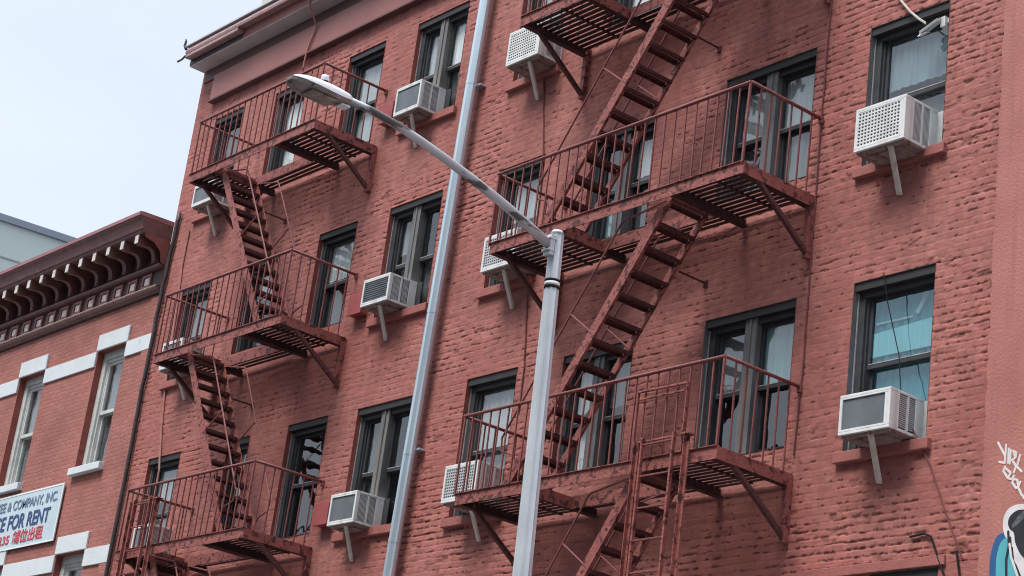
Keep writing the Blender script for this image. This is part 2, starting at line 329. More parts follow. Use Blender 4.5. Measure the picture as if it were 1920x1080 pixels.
def relief_wall(name, x0, x1, z0, z1, holes, parent):
    xs = [x0]
    while xs[-1] < x1:
        d = math.hypot(xs[-1], 15)/19.0
        xs.append(xs[-1] + .0125*d*(1 if xs[-1] > -22 else 1.15))
    xs[-1] = x1
    zs = list(np.arange(z0, z1, .0098)) + [z1]
    for h in holes:
        xs += [h[0], h[1]]; zs += [h[2], h[3]]
    xs = np.array(sorted(set(round(v, 4) for v in xs if x0 <= v <= x1))); zs = np.array(sorted(set(round(v, 4) for v in zs if z0 <= v <= z1)))
    X, Z = np.meshgrid(xs, zs); h, chip, tone = brick_relief(X, Z)
    o = world_origin(parent)
    V = np.stack([X-o[0], -h-o[1], Z-o[2]], -1).reshape(-1, 3)
    nx, nz = len(xs), len(zs)
    cx = (xs[:-1]+xs[1:])/2; cz = (zs[:-1]+zs[1:])/2; CX, CZ = np.meshgrid(cx, cz)
    keep = np.ones(CX.shape, bool)
    for a, b, c, d in holes: keep &= ~((CX > a) & (CX < b) & (CZ > c) & (CZ < d))
    J, I = np.nonzero(keep)
    i0 = J*nx+I; F = np.stack([i0, i0+1, i0+nx+1, i0+nx], -1)
    me = bpy.data.meshes.new(name)
    me.vertices.add(len(V)); me.vertices.foreach_set('co', V.astype(np.float32).ravel())
    me.loops.add(F.size); me.loops.foreach_set('vertex_index', F.astype(np.int32).ravel())
    me.polygons.add(len(F)); me.polygons.foreach_set('loop_start', np.arange(0, F.size, 4, dtype=np.int32)); me.polygons.foreach_set('loop_total', np.full(len(F), 4, dtype=np.int32))
    me.update(calc_edges=True)
    me.polygons.foreach_set('use_smooth', np.ones(len(F), bool))
    for n, arr in (('chip', chip), ('tone', tone)):
        at = me.attributes.new(n, 'FLOAT', 'POINT'); at.data.foreach_set('value', arr.astype(np.float32).ravel())
    me.materials.append(M['brick'])
    ob = bpy.data.objects.new(name, me); COL.objects.link(ob); ob.parent = parent
    return ob

def flat_wall(name, mat, x0, x1, z0, z1, y, holes, parent, thick=.3):
    xs = sorted(set([x0, x1] + [v for h in holes for v in h[:2]])); zs = sorted(set([z0, z1] + [v for h in holes for v in h[2:]]))
    m = MB()
    for i in range(len(xs)-1):
        for j in range(len(zs)-1):
            cx = (xs[i]+xs[i+1])/2; cz = (zs[j]+zs[j+1])/2
            if any(a < cx < b and c < cz < d for a, b, c, d in holes): continue
            m.add([(xs[i], y, zs[j]), (xs[i+1], y, zs[j]), (xs[i+1], y, zs[j+1]), (xs[i], y, zs[j+1])], [(0,1,2,3)])
    return m.build(name, mat, parent)

# ------------------------------------------------------------------ camera
f = 3838.333; yaw, pit, rol = -0.91878937, 0.35102647, 0.13303815
fw = Vector((math.sin(yaw)*math.cos(pit), math.cos(yaw)*math.cos(pit), math.sin(pit)))
rt = Vector((math.cos(yaw), -math.sin(yaw), 0)); up = rt.cross(fw)
r1 = rt*math.cos(rol) + up*math.sin(rol); u1 = -rt*math.sin(rol) + up*math.cos(rol)
cd = bpy.data.cameras.new('camera'); cam = bpy.data.objects.new('camera', cd); COL.objects.link(cam)
cd.sensor_width = 36; cd.lens = 36*f/1920; cd.clip_end = 5000; cd.clip_start = .1
from mathutils import Matrix
cam.matrix_world = Matrix(((r1.x, u1.x, -fw.x, 0), (r1.y, u1.y, -fw.y, -15), (r1.z, u1.z, -fw.z, 1.6), (0, 0, 0, 1)))
sc.camera = cam

# ------------------------------------------------------------------ ground, road, pavements (outside the frame, they bounce light)
def sheet(name, mat, x0, x1, y0, y1, z):
    o = MB().add([(x0,y0,z),(x1,y0,z),(x1,y1,z),(x0,y1,z)], [(0,1,2,3)]).build(name, mat); tag(o, kind='structure'); return o
sheet('ground', 'asphalt', -900, 900, -900, 900, -.02)
sheet('road', 'asphalt', -300, 300, -12.5, -4.1, -.01)
tag(MB().box(-300, 300, -4.1, 14, -.008, .13).build('sidewalk', 'concrete'), kind='structure')
tag(MB().box(-300, 300, -20, -12.5, -.008, .13).build('sidewalk', 'concrete'), kind='structure')

# ------------------------------------------------------------------ windows
def window(par, x0, x1, zs, zl, kind='single', reflect_half=None, up='mid', lo='dim', upto=1.0, sill=True, reveal='reveal', rail=None, teal=False, lower_drop=0, frame='frame', sillmat='brick_plain', header=.15, jamb=.1, extra=None):
    """double-hung window(s) in a masonry opening x0..x1, sill zs, lintel zl"""
    dr = .078                                                   # depth of the brick reveal
    m = MB()
    m.add([(x0,-.006,zs),(x0,dr,zs),(x0,dr,zl),(x0,-.006,zl)], [(0,1,2,3)])
    m.add([(x1,-.006,zs),(x1,dr,zs),(x1,dr,zl),(x1,-.006,zl)], [(3,2,1,0)])
    m.add([(x0,-.006,zl),(x1,-.006,zl),(x1,dr,zl),(x0,dr,zl)], [(0,1,2,3)])
    m.add([(x0,-.006,zs),(x1,-.006,zs),(x1,.3,zs),(x0,.3,zs)], [(3,2,1,0)])
    fr = MB()
    fr.box(x0, x0+jamb, dr, .26, zs, zl); fr.box(x1-jamb*.7, x1, dr, .26, zs, zl); fr.box(x0+jamb, x1-jamb*.7, dr+.004, .26, zl-header, zl)
    fr.box(x0+jamb, x1-jamb*.7, dr+.01, .26, zs, zs+.04)
    # inner stop bead
    fr.box(x0+jamb, x0+jamb+.025, dr+.03, .25, zs+.04, zl-header)
    w = fr.build('window', frame, par)
    m.build('reveal', reveal, w)
    MB().box(x0+.003, x1-.003, .012, dr+.002, zl-header*.62, zl-.003).box(x0+jamb, x1-jamb*.7, dr-.012, dr+.003, zl-header-.012, zl-header*.62).build('header', 'frame_dark', w)
    e = MB(); e.box(x0+.004, x0+.016, dr-.012, dr+.002, zs+.01, zl-header*.7); e.build('caulk', 'edge', w)
    ins = []
    a, b = x0+jamb+.025, x1-jamb*.7
    if kind == 'double':
        c = (x0+x1)/2 - .0; mw = .1
        MB().box(c-mw, c+mw*.75, dr-.03, .26, zs+.0, zl-header*.62).box(c-mw*.2, c+mw*.05, dr-.045, dr-.03, zs, zl-header*.62).build('mullion', 'mull', w)
        ins = [(a, c-mw), (c+mw*.75, b)]
    else: ins = [(a, b)]
    zt, zb = zl-header, zs+.04; zm = rail if rail else (zt+zb)/2
    ups = up if isinstance(up, (list, tuple)) else [up]*2; los = lo if isinstance(lo, (list, tuple)) else [lo]*2
    for k, (p, q) in enumerate(ins):
        for nm, s0, s1, y, st, cur in (('upper_sash', zm-.02, zt, .135, .04, ups[k]), ('lower_sash', zb, zm+.02, .185, .045, los[k])):
            sm = MB()
            sm.box(p, p+st, y, y+.035, s0, s1); sm.box(q-st, q, y, y+.035, s0, s1); sm.box(p+st, q-st, y, y+.035, s0, s0+.05); sm.box(p+st, q-st, y, y+.035, s1-.045, s1)
            so = sm.build(nm, frame, w)
            MB().add([(p+st-.004, y+.02, s0+.046), (q-st+.004, y+.02, s0+.046), (q-st+.004, y+.02, s1-.041), (p+st-.004, y+.02, s1-.041)], [(0,1,2,3)]).build('pane', 'glass_teal' if teal and (kind == 'single' or k == 1) else 'glass', w)
            if nm == 'upper_sash':
                MB().box(p+st*.5, q-st*.5, y-.003, y-.0005, s0+.045, s0+.054).build('putty', 'edge', w)
            if cur:
                full = upto if nm == 'upper_sash' else 1.0
                zz0 = s1-.045-(s1-s0-.09)*full
                n = max(6, int((q-p)/.035)); cv = []; cf = []
                for i in range(n+1):
                    xx = p+st*.6 + (q-p-st*1.2)*i/n; yy = y+.052 + .010*math.sin(i*1.9+k) + .006*math.sin(i*.7)
                    cv += [(xx, yy, zz0), (xx, yy, s1)]
                for i in range(n): cf.append((2*i, 2*i+2, 2*i+3, 2*i+1))
                MB().add(cv, cf).build('curtain_or_reflection', 'blind_'+cur, w)  # in the two lower right windows the teal paints a reflection
            if reflect_half and nm == 'upper_sash':
                h_ = (s1-s0)
                MB().add([(p+st, y+.034, s0+.13), (q-st, y+.034, s0+.13), (q-st, y+.034, s0+h_*.56), (p+st, y+.034, s0+h_*.50)], [(0,1,2,3)]).build('half_reflection', 'blind_'+reflect_half, w)  # lighter lower half of the reflection, painted as a flat sheet
                MB().box(p+st+.02, q-st-.3, y+.036, y+.05, s0+h_*.62, s0+h_*.645).bar((q-.28, y+.04, s0+h_*.66), (q-.16, y+.04, s1-.06), .05, .02, up=(0,1,0)).build('window_clutter', 'blind_pale', w)
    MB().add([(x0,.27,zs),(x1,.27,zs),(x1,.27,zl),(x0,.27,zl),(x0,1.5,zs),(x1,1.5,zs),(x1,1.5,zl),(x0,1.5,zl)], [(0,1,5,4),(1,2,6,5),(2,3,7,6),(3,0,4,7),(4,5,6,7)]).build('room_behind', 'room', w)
    if sill:
        MB().box(x0-.08, x1+.07, -.062, .1, zs-.12, zs-.004).build('sill', sillmat, w, bevel=.008)
    return w

# ------------------------------------------------------------------ main red building
RB = thing('red_brick_building', (-20.5, 0, 0), 'red painted brick apartment building with worn bricks, charcoal windows and two fire escapes', 'building')
XL, XR = -29.17, -11.955
W = [  # x0,x1,sill,lintel, kwargs
 # top floor
 (-28.43, -27.52, 13.72, 15.50, dict(up='dim', lo='mid', jamb=.08)),
 (-26.55, -25.66, 13.90, 15.44, dict(up='white', lo='white', upto=.75)),
 (-24.50, -23.56, 13.80, 15.47, dict(up='pale', lo='pale')),
 (-22.74, -21.53, 13.77, 15.48, dict(kind='double', up=['pale', 'white'], lo=['mid', 'dim'])),
 (-20.24, -19.30, 13.75, 15.52, dict(up='pale', lo='pale')),
 (-18.36, -17.20, 13.95, 15.52, dict(up='white', lo='white')),
 (-16.00, -14.59, 13.95, 15.55, dict(kind='double', up='pale', lo='dim')),
 (-13.78, -12.70, 13.90, 15.55, dict(up='mid', lo='dim')),
 # middle floor
 (-28.43, -27.52, 10.80, 12.40, dict(up='mid', lo='mid', jamb=.08)),
 (-26.50, -25.60, 10.96, 12.44, dict(up='white', lo='dim', upto=.7)),
 (-24.50, -23.53, 10.93, 12.50, dict(up='white', lo='dim', upto=.9)),
 (-22.72, -21.50, 10.80, 12.50, dict(kind='double', up=['mid', None], lo=['tan', 'dim'], upto=.75)),
 (-20.25, -19.31, 10.74, 12.46, dict(up='pale', lo='pale', upto=.8)),
 (-18.37, -17.20, 10.95, 12.45, dict(kind='double', up=['dim', 'white'], lo=['teal_pale', 'dim'], upto=.85)),
 (-16.01, -14.59, 10.95, 12.55, dict(kind='double', up=['pale', 'pale'], lo=['dim', 'mid'], rail=11.70)),
 (-13.79, -12.70, 10.83, 12.53, dict(up='blue', lo='dim', upto=.82)),
 # lower floor
 (-28.46, -27.48, 7.78, 9.53, dict(up='pale', lo='white', upto=.7, jamb=.08)),
 (-26.10, -25.50, 7.85, 9.50, dict(up='white', lo='mid', jamb=.06)),
 (-24.47, -23.47, 7.80, 9.51, dict(up=None, lo=None)),
 (-22.74, -21.50, 7.72, 9.49, dict(kind='double', up=['dim', None], lo=['dim', None])),
 (-20.32, -19.31, 7.66, 9.52, dict(up='pale', lo='mid', upto=1.0)),
 (-18.42, -17.17, 7.85, 9.50, dict(kind='double', up=['white', 'mid'], lo=['white', None], upto=.8)),
 (-15.98, -14.59, 7.82, 9.50, dict(kind='double', up=['mid', 'teal_pale'], lo=[None, None], rail=8.60)),  # teal tone paints the reflection in the right pane
 (-13.77, -12.69, 7.64, 9.50, dict(up='teal', lo='teal', teal=True, rail=8.58, reflect_half='teal_pale')),  # teal tones paint the reflection in these panes, no real curtain
 # next floor down, only its lintels reach the frame
 (-15.98, -14.59, 4.75, 6.36, dict(kind='double', up='dim', lo=None)),
 (-13.30, -12.45, 4.60, 6.33, dict(up='dim', lo=None)),
]
holes = [w[:4] for w in W]
holes = [(a, b, c, d) for a, b, c, d in holes]
relief_wall('brick_wall', XL, XR, 5.3, 16.66, holes, RB)
flat_wall('lower_wall', 'brick_plain', XL, XR, 0, 5.3, 0, [h for h in holes if h[3] < 6.4], RB)
s = MB()      # side and rear walls, roof deck
s.add([(XL,0,0),(XL,14,0),(XL,14,16.9),(XL,0,16.9)], [(0,1,2,3)]); s.add([(XR,0,0),(XR,14,0),(XR,14,16.9),(XR,0,16.9)], [(3,2,1,0)]); s.add([(XL,14,0),(XR,14,0),(XR,14,16.9),(XL,14,16.9)], [(3,2,1,0)])
s.build('side_wall', 'brick_plain', RB)
rf = MB().box(XL, XR, .02, 14, 16.7, 16.82).build('roof', 'roof', RB)
MB().box(-28.62, -27.6, .55, 1.4, 16.82, 19.2).box(-28.66, -27.56, .51, 1.44, 18.9, 19.0).build('chimney', 'chim', rf)
for w in W:
    if w[0] > -16.1: w[4].setdefault('reveal', 'mull')
    onplat = (-26.6 < w[0] < -24.0) or (-18.5 < w[0] < -15.5)
    window(RB, *w[:4], sill=not onplat, **w[4])
# lintel band over the lowest right window
MB().box(-14.25, -12.36, -.03, .05, 6.34, 6.44).build('lintel', 'brick_plain', RB, bevel=.006)
# cornice: frieze, panel, soffit, fascia, lip
c = MB().box(XL+.1, XR, -.03, .02, 16.36, 16.60).build('frieze', 'frieze', RB)
MB().box(-28.66, XR-.2, -.075, .0, 15.885, 16.375).build('frieze_panel', 'panel', RB, bevel=.012)
MB().box(-28.66, XR-.2, -.11, .0, 15.85, 15.88).build('panel_moulding', 'frieze', RB)
co = MB().add([(XL+.02,-.31,16.585),(XR,-.31,16.585),(XR,0,16.585),(XL+.02,0,16.585),(XL+.02,-.31,16.60),(XR,-.31,16.60),(XR,0,16.60),(XL+.02,0,16.60)],
     [(0,3,2,1),(4,5,6,7),(0,1,5,4),(1,2,6,5),(2,3,7,6),(3,0,4,7)]).build('cornice', 'soffit', RB)
MB().box(XL+.02, XR, -.315, .3, 16.602, 16.78).build('fascia', 'panel', co)
MB().box(XL+.022, -27.46, -.319, -.3155, 16.605, 16.70).build('fascia_shade_strip', 'fascia_shade', co)  # dark strip painted where the lip shades the fascia
MB().extr_x([(-.318,16.70),(-.43,16.685),(-.445,16.70),(-.445,16.755),(-.318,16.775)], XL+.05, -27.45).build('gutter_lip', 'lip', co)
MB().extr_x([(-.318,16.777),(-.45,16.76),(-.46,16.80),(-.44,16.86),(-.2,16.90),(.3,16.90),(.3,16.777)], XL+.05, XR).build('crown_moulding', 'lip', co)
MB().box(XL+.03, XR, -.468, .32, 16.902, 16.93).build('coping', 'coping', co)
MB().tube([(-29.12,-.46,16.86),(-29.17,-.47,16.93),(-29.15,-.47,17.02),(-29.17,-.47,17.06)], .03, 6, r2=.012).tube([(-29.12,-.44,16.74),(-29.2,-.46,16.68),(-29.3,-.48,16.66)], .018, 6).build('bent_flashing', 'frame', co)

# ------------------------------------------------------------------ red boxes beside the double windows
for z, t in ((14.06, 'topmost of the three faded red metal boxes, behind the lamp arm'), (11.06, 'middle of the three faded red metal boxes, left of the louvred air conditioner'), (8.0, 'lowest of the three faded red metal boxes, beside a white air conditioner')):
    o = MB().box(-23.2, -22.9, -.12, .0, z-.15, z+.15).box(-23.215, -22.885, -.14, -.12, z-.16, z+.16).build('metal_box', 'box_red', None, bevel=.006)
    tag(o, t, 'metal box', 'red boxes on the brick piers')

# ------------------------------------------------------------------ air conditioners
def ac(x0, x1, z0, z1, yf, label, style, strut_x=None, strut=True):
    cx = (x0+x1)/2
    r = thing('air_conditioner', (cx, -.0, z0), label, 'air conditioner', 'window air conditioners on the brick facade')
    fb = .035
    b = MB()
    y1 = .18
    # casing: top, bottom tray, corner posts, sides behind the vents
    b.box(x0, x1, yf, y1, z1-.03, z1); b.box(x0, x1, yf, y1, z0, z0+.03)
    b.box(x0, x0+fb, yf, yf+.05, z0+.03, z1-.03); b.box(x1-fb, x1, yf, yf+.06, z0+.03, z1-.03)
    b.box(x0, x0+.015, yf+.05, y1, z0+.03, z1-.03)
    vy0 = yf+.145 if style in ('mesh', 'plain') else yf+.06
    ym = (vy0+.0)*.5
    b.box(x1-.02, x1, ym-.016, ym+.016, z0+.03, z1-.03); b.box(x1-.02, x1, -.012, y1, z0+.03, z1-.03)
    b.box(x0+fb, x1-fb, yf, yf+.012, z1-.05, z1-.03); b.box(x0+fb, x1-fb, yf, yf+.012, z0+.03, z0+.055)
    if style in ('mesh', 'plain') : b.box(x1-.075, x1-fb, yf+.001, yf+.02, z0+.055, z1-.05)
    if style in ('mesh', 'plain'): b.box(x1-.018, x1-.0005, yf+.06, yf+.14, z0+.03, z1-.03)
    b.build('casing', 'white', r, bevel=.004)
    gx0, gx1 = x0+fb, (x1-.075 if style in ('mesh', 'plain') else x1-fb)
    MB().box(gx0, gx1, yf+.014, yf+.03, z0+.055, z1-.05).build('condenser_screen', 'grille' if style != 'mesh' else 'vent_dark', r)
    if style == 'mesh':
        g = MB(); n = 13; k = 10
        for i in range(n+1):
            t = gx0 + (gx1-gx0)*i/n; g.box(t-.008, t+.008, yf+.004, yf+.012, z0+.055, z1-.05)
        for j in range(k+1):
            t = z0+.055+(z1-z0-.105)*j/k; g.box(gx0, gx1, yf+.003, yf+.0125, t-.008, t+.008)
        g.build('grille', 'vent_fin' if 'dull' in label else 'white', r)
    elif style == 'louvre':
        g = MB()
        for j in range(9):
            t = z0+.07+(z1-z0-.14)*j/8; g.box(gx0, gx1, yf+.006, yf+.0138, t-.006, t+.006)
        g.build('grille', 'grille', r)
    MB().box(x1-.024, x1-.0215, yf+.06, -.005, z0+.03, z1-.03).build('side_screen', 'vent_dark', r)
    v = MB(); y = (yf+.145 if style in ('mesh', 'plain') else yf+.07)
    vert = style != 'plain'
    if vert:
        while y < -.022:
            if abs(y-ym) > .02: v.box(x1-.021, x1-.004, y, y+.009, z0+.03, z1-.03)
            y += .019
    else:
        zz = z0+.05
        while zz < z1-.04:
            v.box(x1-.021, x1-.004, y, -.013, zz, zz+.0105); zz += .021
    v.build('side_vent', 'vent_fin', r)
    MB().box(x0+.02, x1-.02, yf+.03, .0, z0-.02, z0-.001).box(x0+.1, x1-.12, yf+.1, -.02, z0-.045, z0-.02).build('drip_tray', 'acbase', r)
    if strut:
        sx = strut_x if strut_x else cx
        MB().bar((sx, yf+.07, z0-.008), (sx-.12, -.012, z0-.42), .065, .03, up=(0,-1,0)).bar((sx, yf+.075, z0-.01), (sx-.02, yf+.045, z0+.02), .07, .03, up=(0,-1,0)).build('support_strut', 'white_dirty', r, bevel=.004)
    # accordion side filler between unit and window jamb
    MB().box(x1, x1+.12, .11, .125, z0+.02, z1-.01).build('filler_panel', 'vent_fin' if style in ('mesh', 'plain') else 'frame', r)
    return r
ac(-13.55, -12.87, 10.80, 11.30, -.405, 'white air conditioner with square mesh grille, upper one in the far right window column', 'mesh', -13.1)
ac(-13.49, -12.83, 7.67, 8.09, -.395, 'white air conditioner with plain dark back panel, lower one in the far right window column', 'plain', -13.12)
ac(-22.55, -21.95, 13.77, 14.21, -.33, 'small white air conditioner in the top window left of the galvanised pipe', 'screen', -22.2)
ac(-22.57, -21.945, 10.84, 11.24, -.355, 'white air conditioner with louvred back in the middle window left of the galvanised pipe', 'louvre', -22.2)
ac(-22.55, -21.95, 7.72, 8.15, -.34, 'white air conditioner in the lowest window left of the galvanised pipe', 'screen', -22.2)
ac(-19.92, -19.25, 13.75, 14.25, -.40, 'white air conditioner behind the topmost platform corner of the right fire escape', 'mesh', -19.5)
ac(-19.84, -19.18, 10.77, 11.25, -.40, 'white air conditioner with dull mesh back behind the middle platform corner by the lamp arm', 'mesh', -19.45)
ac(-19.99, -19.33, 7.72, 8.20, -.40, 'white air conditioner with dull mesh back behind the lowest balusters by the lamp pole', 'mesh', -19.5)
ac(-27.95, -27.35, 13.62, 13.99, -.40, 'white air conditioner half hidden under the top platform at the far left', 'screen', -27.55)
ac(-27.98, -27.38, 10.82, 11.27, -.40, 'white air conditioner behind the balusters of the middle left fire escape platform', 'screen', -27.55)
ac(-27.76, -27.28, 7.80, 8.26, -.40, 'white air conditioner behind the drop ladder at the lower far left', 'screen', -27.5)

# ------------------------------------------------------------------ fire escapes
YO, YI = -1.13, -.43
def platform(fe, x0, x1, zt, xa, xb, tall=.135):
    p = MB(); z0 = zt-tall
    p.box(x0, x1, YO, YO+.012, z0, zt)                       # outer fascia plate
    p.box(x0, x0+.012, YO+.012, -.01, z0+.01, zt); p.box(x1-.012, x1, YO+.012, -.01, z0, zt)
    p.box(x0, x1, YO-.02, YO+.04, zt, zt+.008)              # top flange
    root = p.build('platform', 'iron', fe)
    h = MB(); h.box(xa, xb, YI-.012, YI, z0-.01, zt); h.box(xa-.012, xa, YO+.012, YI, z0-.01, zt-.01); h.box(xb, xb+.012, YO+.012, YI, z0-.01, zt-.01)
    h.build('stair_opening_frame', 'iron', root)
    g = MB(); y = YO+.06; pitch = .088; k = 0
    while y < -.03:
        for a, b in ([(x0+.012, x1-.012)] if y+.04 > YI and y > YI-.02 else [(x0+.012, xa-.012), (xb+.012, x1-.012)]):
            if b-a > .05: g.box(a, b, y, y+.062, zt-.028, zt-.022)
        y += pitch
    g.build('grating', 'iron_underside', root)
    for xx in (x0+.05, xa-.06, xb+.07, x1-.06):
        MB().box(xx-.006, xx+.006, YO+.012, -.01, z0+.013, zt-.03).box(xx-.045, xx+.045, YO+.012, -.01, z0+.002, z0+.0135).build('joist', 'iron_underside', root)
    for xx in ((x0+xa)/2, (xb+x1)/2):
        MB().box(xx-.018, xx+.018, YO+.05, -.03, zt-.045, zt-.03).build('crossbar', 'iron_underside', root)
    for xx, d in ((x0+.06, 0), (x1-.03, 0)):
        b = MB(); b.bar((xx, -.9, zt-.1), (xx, -.03, zt-.70), .05, .05, up=(1,0,0)); b.bar((xx-.03, -.9, zt-.07), (xx-.03, -.03, zt-.67), .012, .07, up=(0,0,1))
        b.build('strut', 'iron_dark', root)
        MB().box(xx-.035, xx+.035, -.075, -.0, zt-.74, zt-.02).build('wall_bracket', 'iron', root)
    return root

def railing(fe, x0, x1, zt, zr, skip=None):
    r = MB(); q = .021
    r.tube([(x0, .02, zr), (x0, YO, zr)], q, 8); r.tube([(x0, YO, zr), (x1, YO, zr)], q, 8); r.tube([(x1, YO, zr), (x1, .02, zr)], q, 8)
    r.box(x0-.03, x0+.03, -.03, .0, zr-.06, zr+.02); r.box(x1-.03, x1+.03, -.03, 0, zr-.06, zr+.02)
    root = r.build('railing', 'iron_thin', fe)
    def bal(x, y, w=.016):
        dx = random.uniform(-.012, .012); dy = random.uniform(-.006, .006)
        m = MB(); m.bar((x+dx, y+dy, zt-.02), (x, y, zr), w, w, up=(1,0,0)); m.build('baluster', 'iron_thin', root)
    n = int(round((x1-x0)/.165))
    for i in range(1, n):
        x = x0+(x1-x0)*i/n; bal(x, YO+.004)
    bal(x0+.02, YO, .022); bal(x1-.01, YO, .024)
    for xx in (x0, x1):
        for i in range(1, 7): bal(xx, YO+1.13*i/7)
    return root

def stair(fe, xt, zt, xb, zb, loops=True, tie=None, foot=True):
    """flight from the top (xt,zt) down to the bottom (xb,zb); outer stringer y=-1, inner y=-.43"""
    d = Vector((xb-xt, 0, zb-zt)).normalized(); nrm = Vector((-d.z, 0, d.x))
    if nrm.z < 0: nrm = -nrm
    m = MB()
    for y in (-1.0, -.43): m.bar((xt, y, zt), (xb, y, zb), .012, .125, up=nrm)
    for y, s in ((-1.0, 1), (-.43, -1)): m.bar(Vector((xt, y+.015*s, zt))+nrm*-.06, Vector((xb, y+.015*s, zb))+nrm*-.06, .035, .008, up=nrm)
    root = m.build('staircase', 'iron', fe)
    N = int(round((zt-zb)/.247)); sx = 1 if xb > xt else -1
    for i in range(N):
        t = (i+.35)/N; x = xt+(xb-xt)*t; z = zt+(zb-zt)*t
        tr = MB(); tr.box(x-.085, x-.012, -.985, -.445, z-.012, z+.0); tr.box(x+.012, x+.085, -.985, -.445, z-.012, z+.0)
        for yy in (-.98, -.452): tr.box(x-.085, x+.085, yy-.01, yy+.012, z-.04, z-.013)
        tr.box(x-.088, x-.08, -.985, -.445, z-.04, z-.001); tr.box(x+.08, x+.088, -.985, -.445, z-.04, z-.001)
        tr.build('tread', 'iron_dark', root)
    # handrails
    off = nrm*.52
    for y in (-1.0, -.43):
        P0 = Vector((xt, y, zt)); P1 = Vector((xb, y, zb)); L = (P1-P0).length
        a = P0 + d*.12; b = P0+d*.62+off; c2 = P0+d*(L-.42)+off*.95; e = P0+d*(L-.28)
        e2 = P0+d*(L-.30)+off*.75
        path = [a, b-d*.10-off*.20, b-d*.02-off*.03, b+d*.04+off*.0, b+d*.14, P0+d*(L*.5)+off*.985, c2, e2, P0+d*(L-.36)+off*.35, e]
        h = MB(); h.tube(path, .0125, 6)
        mid = P0+d*(L*.47); h.tube([mid, mid+off*.98], .011, 6)
        h.build('handrail', 'iron_thin', root)
    if tie:
        MB().tube([(tie[0], -.43, tie[1]), (tie[0]-.0, 0, tie[1])], .014, 6).box(tie[0]-.03, tie[0]+.03, -.02, 0, tie[1]-.05, tie[1]+.03).build('wall_tie', 'iron_dark', root)
    return root

def ladder(fe, x0, x1, g0, g1, ztop, zbot):
    y = -1.2
    g = MB()
    for x in (g0, g1): g.box(x-.025, x+.025, y+.02, y+.03, zbot, ztop); g.box(x-.025, x-.015, y-.02, y+.02, zbot, ztop)
    g.box(g0, g1, y+.01, y+.03, ztop-.02, ztop+.0); g.box(g1-.06, g1+.05, y-.03, y+.07, ztop-.03, ztop-.015)
    root = g.build('ladder_guide', 'iron', fe)
    l = MB(); l.box(x0-.012, x0+.012, y-.03, y+.01, zbot, ztop+.02); l.box(x1-.012, x1+.012, y-.03, y+.01, zbot, ztop+.02)
    lo = l.build('drop_ladder', 'iron', fe)
    z = ztop-.06
    while z > zbot:
        MB().tube([(x0, y-.01, z), (x1, y-.01, z)], .012, 6).build('rung', 'iron_thin', lo); z -= .345

FR = thing('fire_escape', (-16.55, 0, 7.3), 'large rust red iron fire escape with a drop ladder, right of the lamp pole', 'fire escape', 'fire escapes on the red brick facade')
FL = thing('fire_escape', (-25.05, 0, 7.3), 'rust red iron fire escape at the left end of the building, beside the black drainpipe', 'fire escape', 'fire escapes on the red brick facade')
RX0, RX1 = -18.72, -14.43
for zt, zr, lvl in ((13.79, 14.76, 3), (10.66, 11.60, 2), (7.495, 8.455, 1)):
    platform(FR, RX0, RX1, zt, -17.42, -15.55)
    railing(FR, RX0-.03, RX1, zt, zr)
stair(FR, -15.62, 13.79, -17.95, 10.68, tie=(-16.2, 13.03))
stair(FR, -15.66, 10.66, -18.0, 7.51, tie=(-16.04, 9.97))
stair(FR, -15.7, 7.48, -17.2, 5.3)
stair(FR, -15.6, 16.9, -17.95, 13.81)
ladder(FR, -15.47, -15.0, -15.58, -14.82, 7.68, 5.4)
# ladder cradle rails on the lowest right railing
MB().tube([(-15.68, YO-.03, 8.25), (-14.93, YO-.03, 8.24)], .016, 6).tube([(-15.64, YO-.03, 8.16), (-14.95, YO-.03, 8.16)], .012, 6).bar((-15.68, YO-.02, 7.49), (-15.68, YO-.02, 8.25), .03, .012, up=(1,0,0)).bar((-14.93, YO-.02, 7.49), (-14.93, YO-.02, 8.25), .03, .012, up=(1,0,0)).build('ladder_cradle', 'iron', FR)
LX0, LX1 = -26.80, -23.32
for zt, zr in ((13.635, 14.54), (10.64, 11.60), (7.585, 8.515)):
    platform(FL, LX0, LX1, zt, -25.98, -24.36)
    railing(FL, LX0+.02, LX1, zt, zr)
stair(FL, -26.02, 13.63, -24.13, 10.66, tie=(-25.57, 12.98))
stair(FL, -26.0, 10.64, -24.13, 7.6, tie=(-25.57, 9.98))
stair(FL, -26.0, 7.58, -24.6, 5.3)
ladder(FL, -26.35, -25.9, -26.46, -25.72, 8.28, 5.4)

# ------------------------------------------------------------------ galvanised pipe
GP = thing('galvanised_pipe', (-21.2, -.14, 4), 'tall shiny galvanised steel pipe running up the brick facade behind the lamp arm', 'pipe')
def gx(z): return -21.22 + (z-7.3)*.0335
gprof = [1, 1, .93, 1, 1, 1, 1.0, .93, 1, 1]
for z0, z1 in ((3.5, 7.45), (7.45, 8.62), (8.62, 10.58), (10.58, 13.95), (13.95, 18)):
    MB().tube([(gx(z0), -.14, z0), (gx(z1), -.14, z1)], .083, 20, prof=gprof).tube([(gx(z1-.05), -.14, z1-.05), (gx(z1), -.14, z1)], .0865, 20, prof=gprof).build('pipe_section', 'galv', GP)
for z in (8.66, 13.9): MB().box(gx(z)-.02, gx(z)+.15, -.1, 0, z-.012, z+.012).build('clamp', 'galv', GP)
MB().tube([(gx(5)-.115, -.05, 3.6), (gx(14)-.12, -.05, 14), (gx(18)-.12, -.05, 18)], .022, 8).build('side_conduit', 'iron', GP)

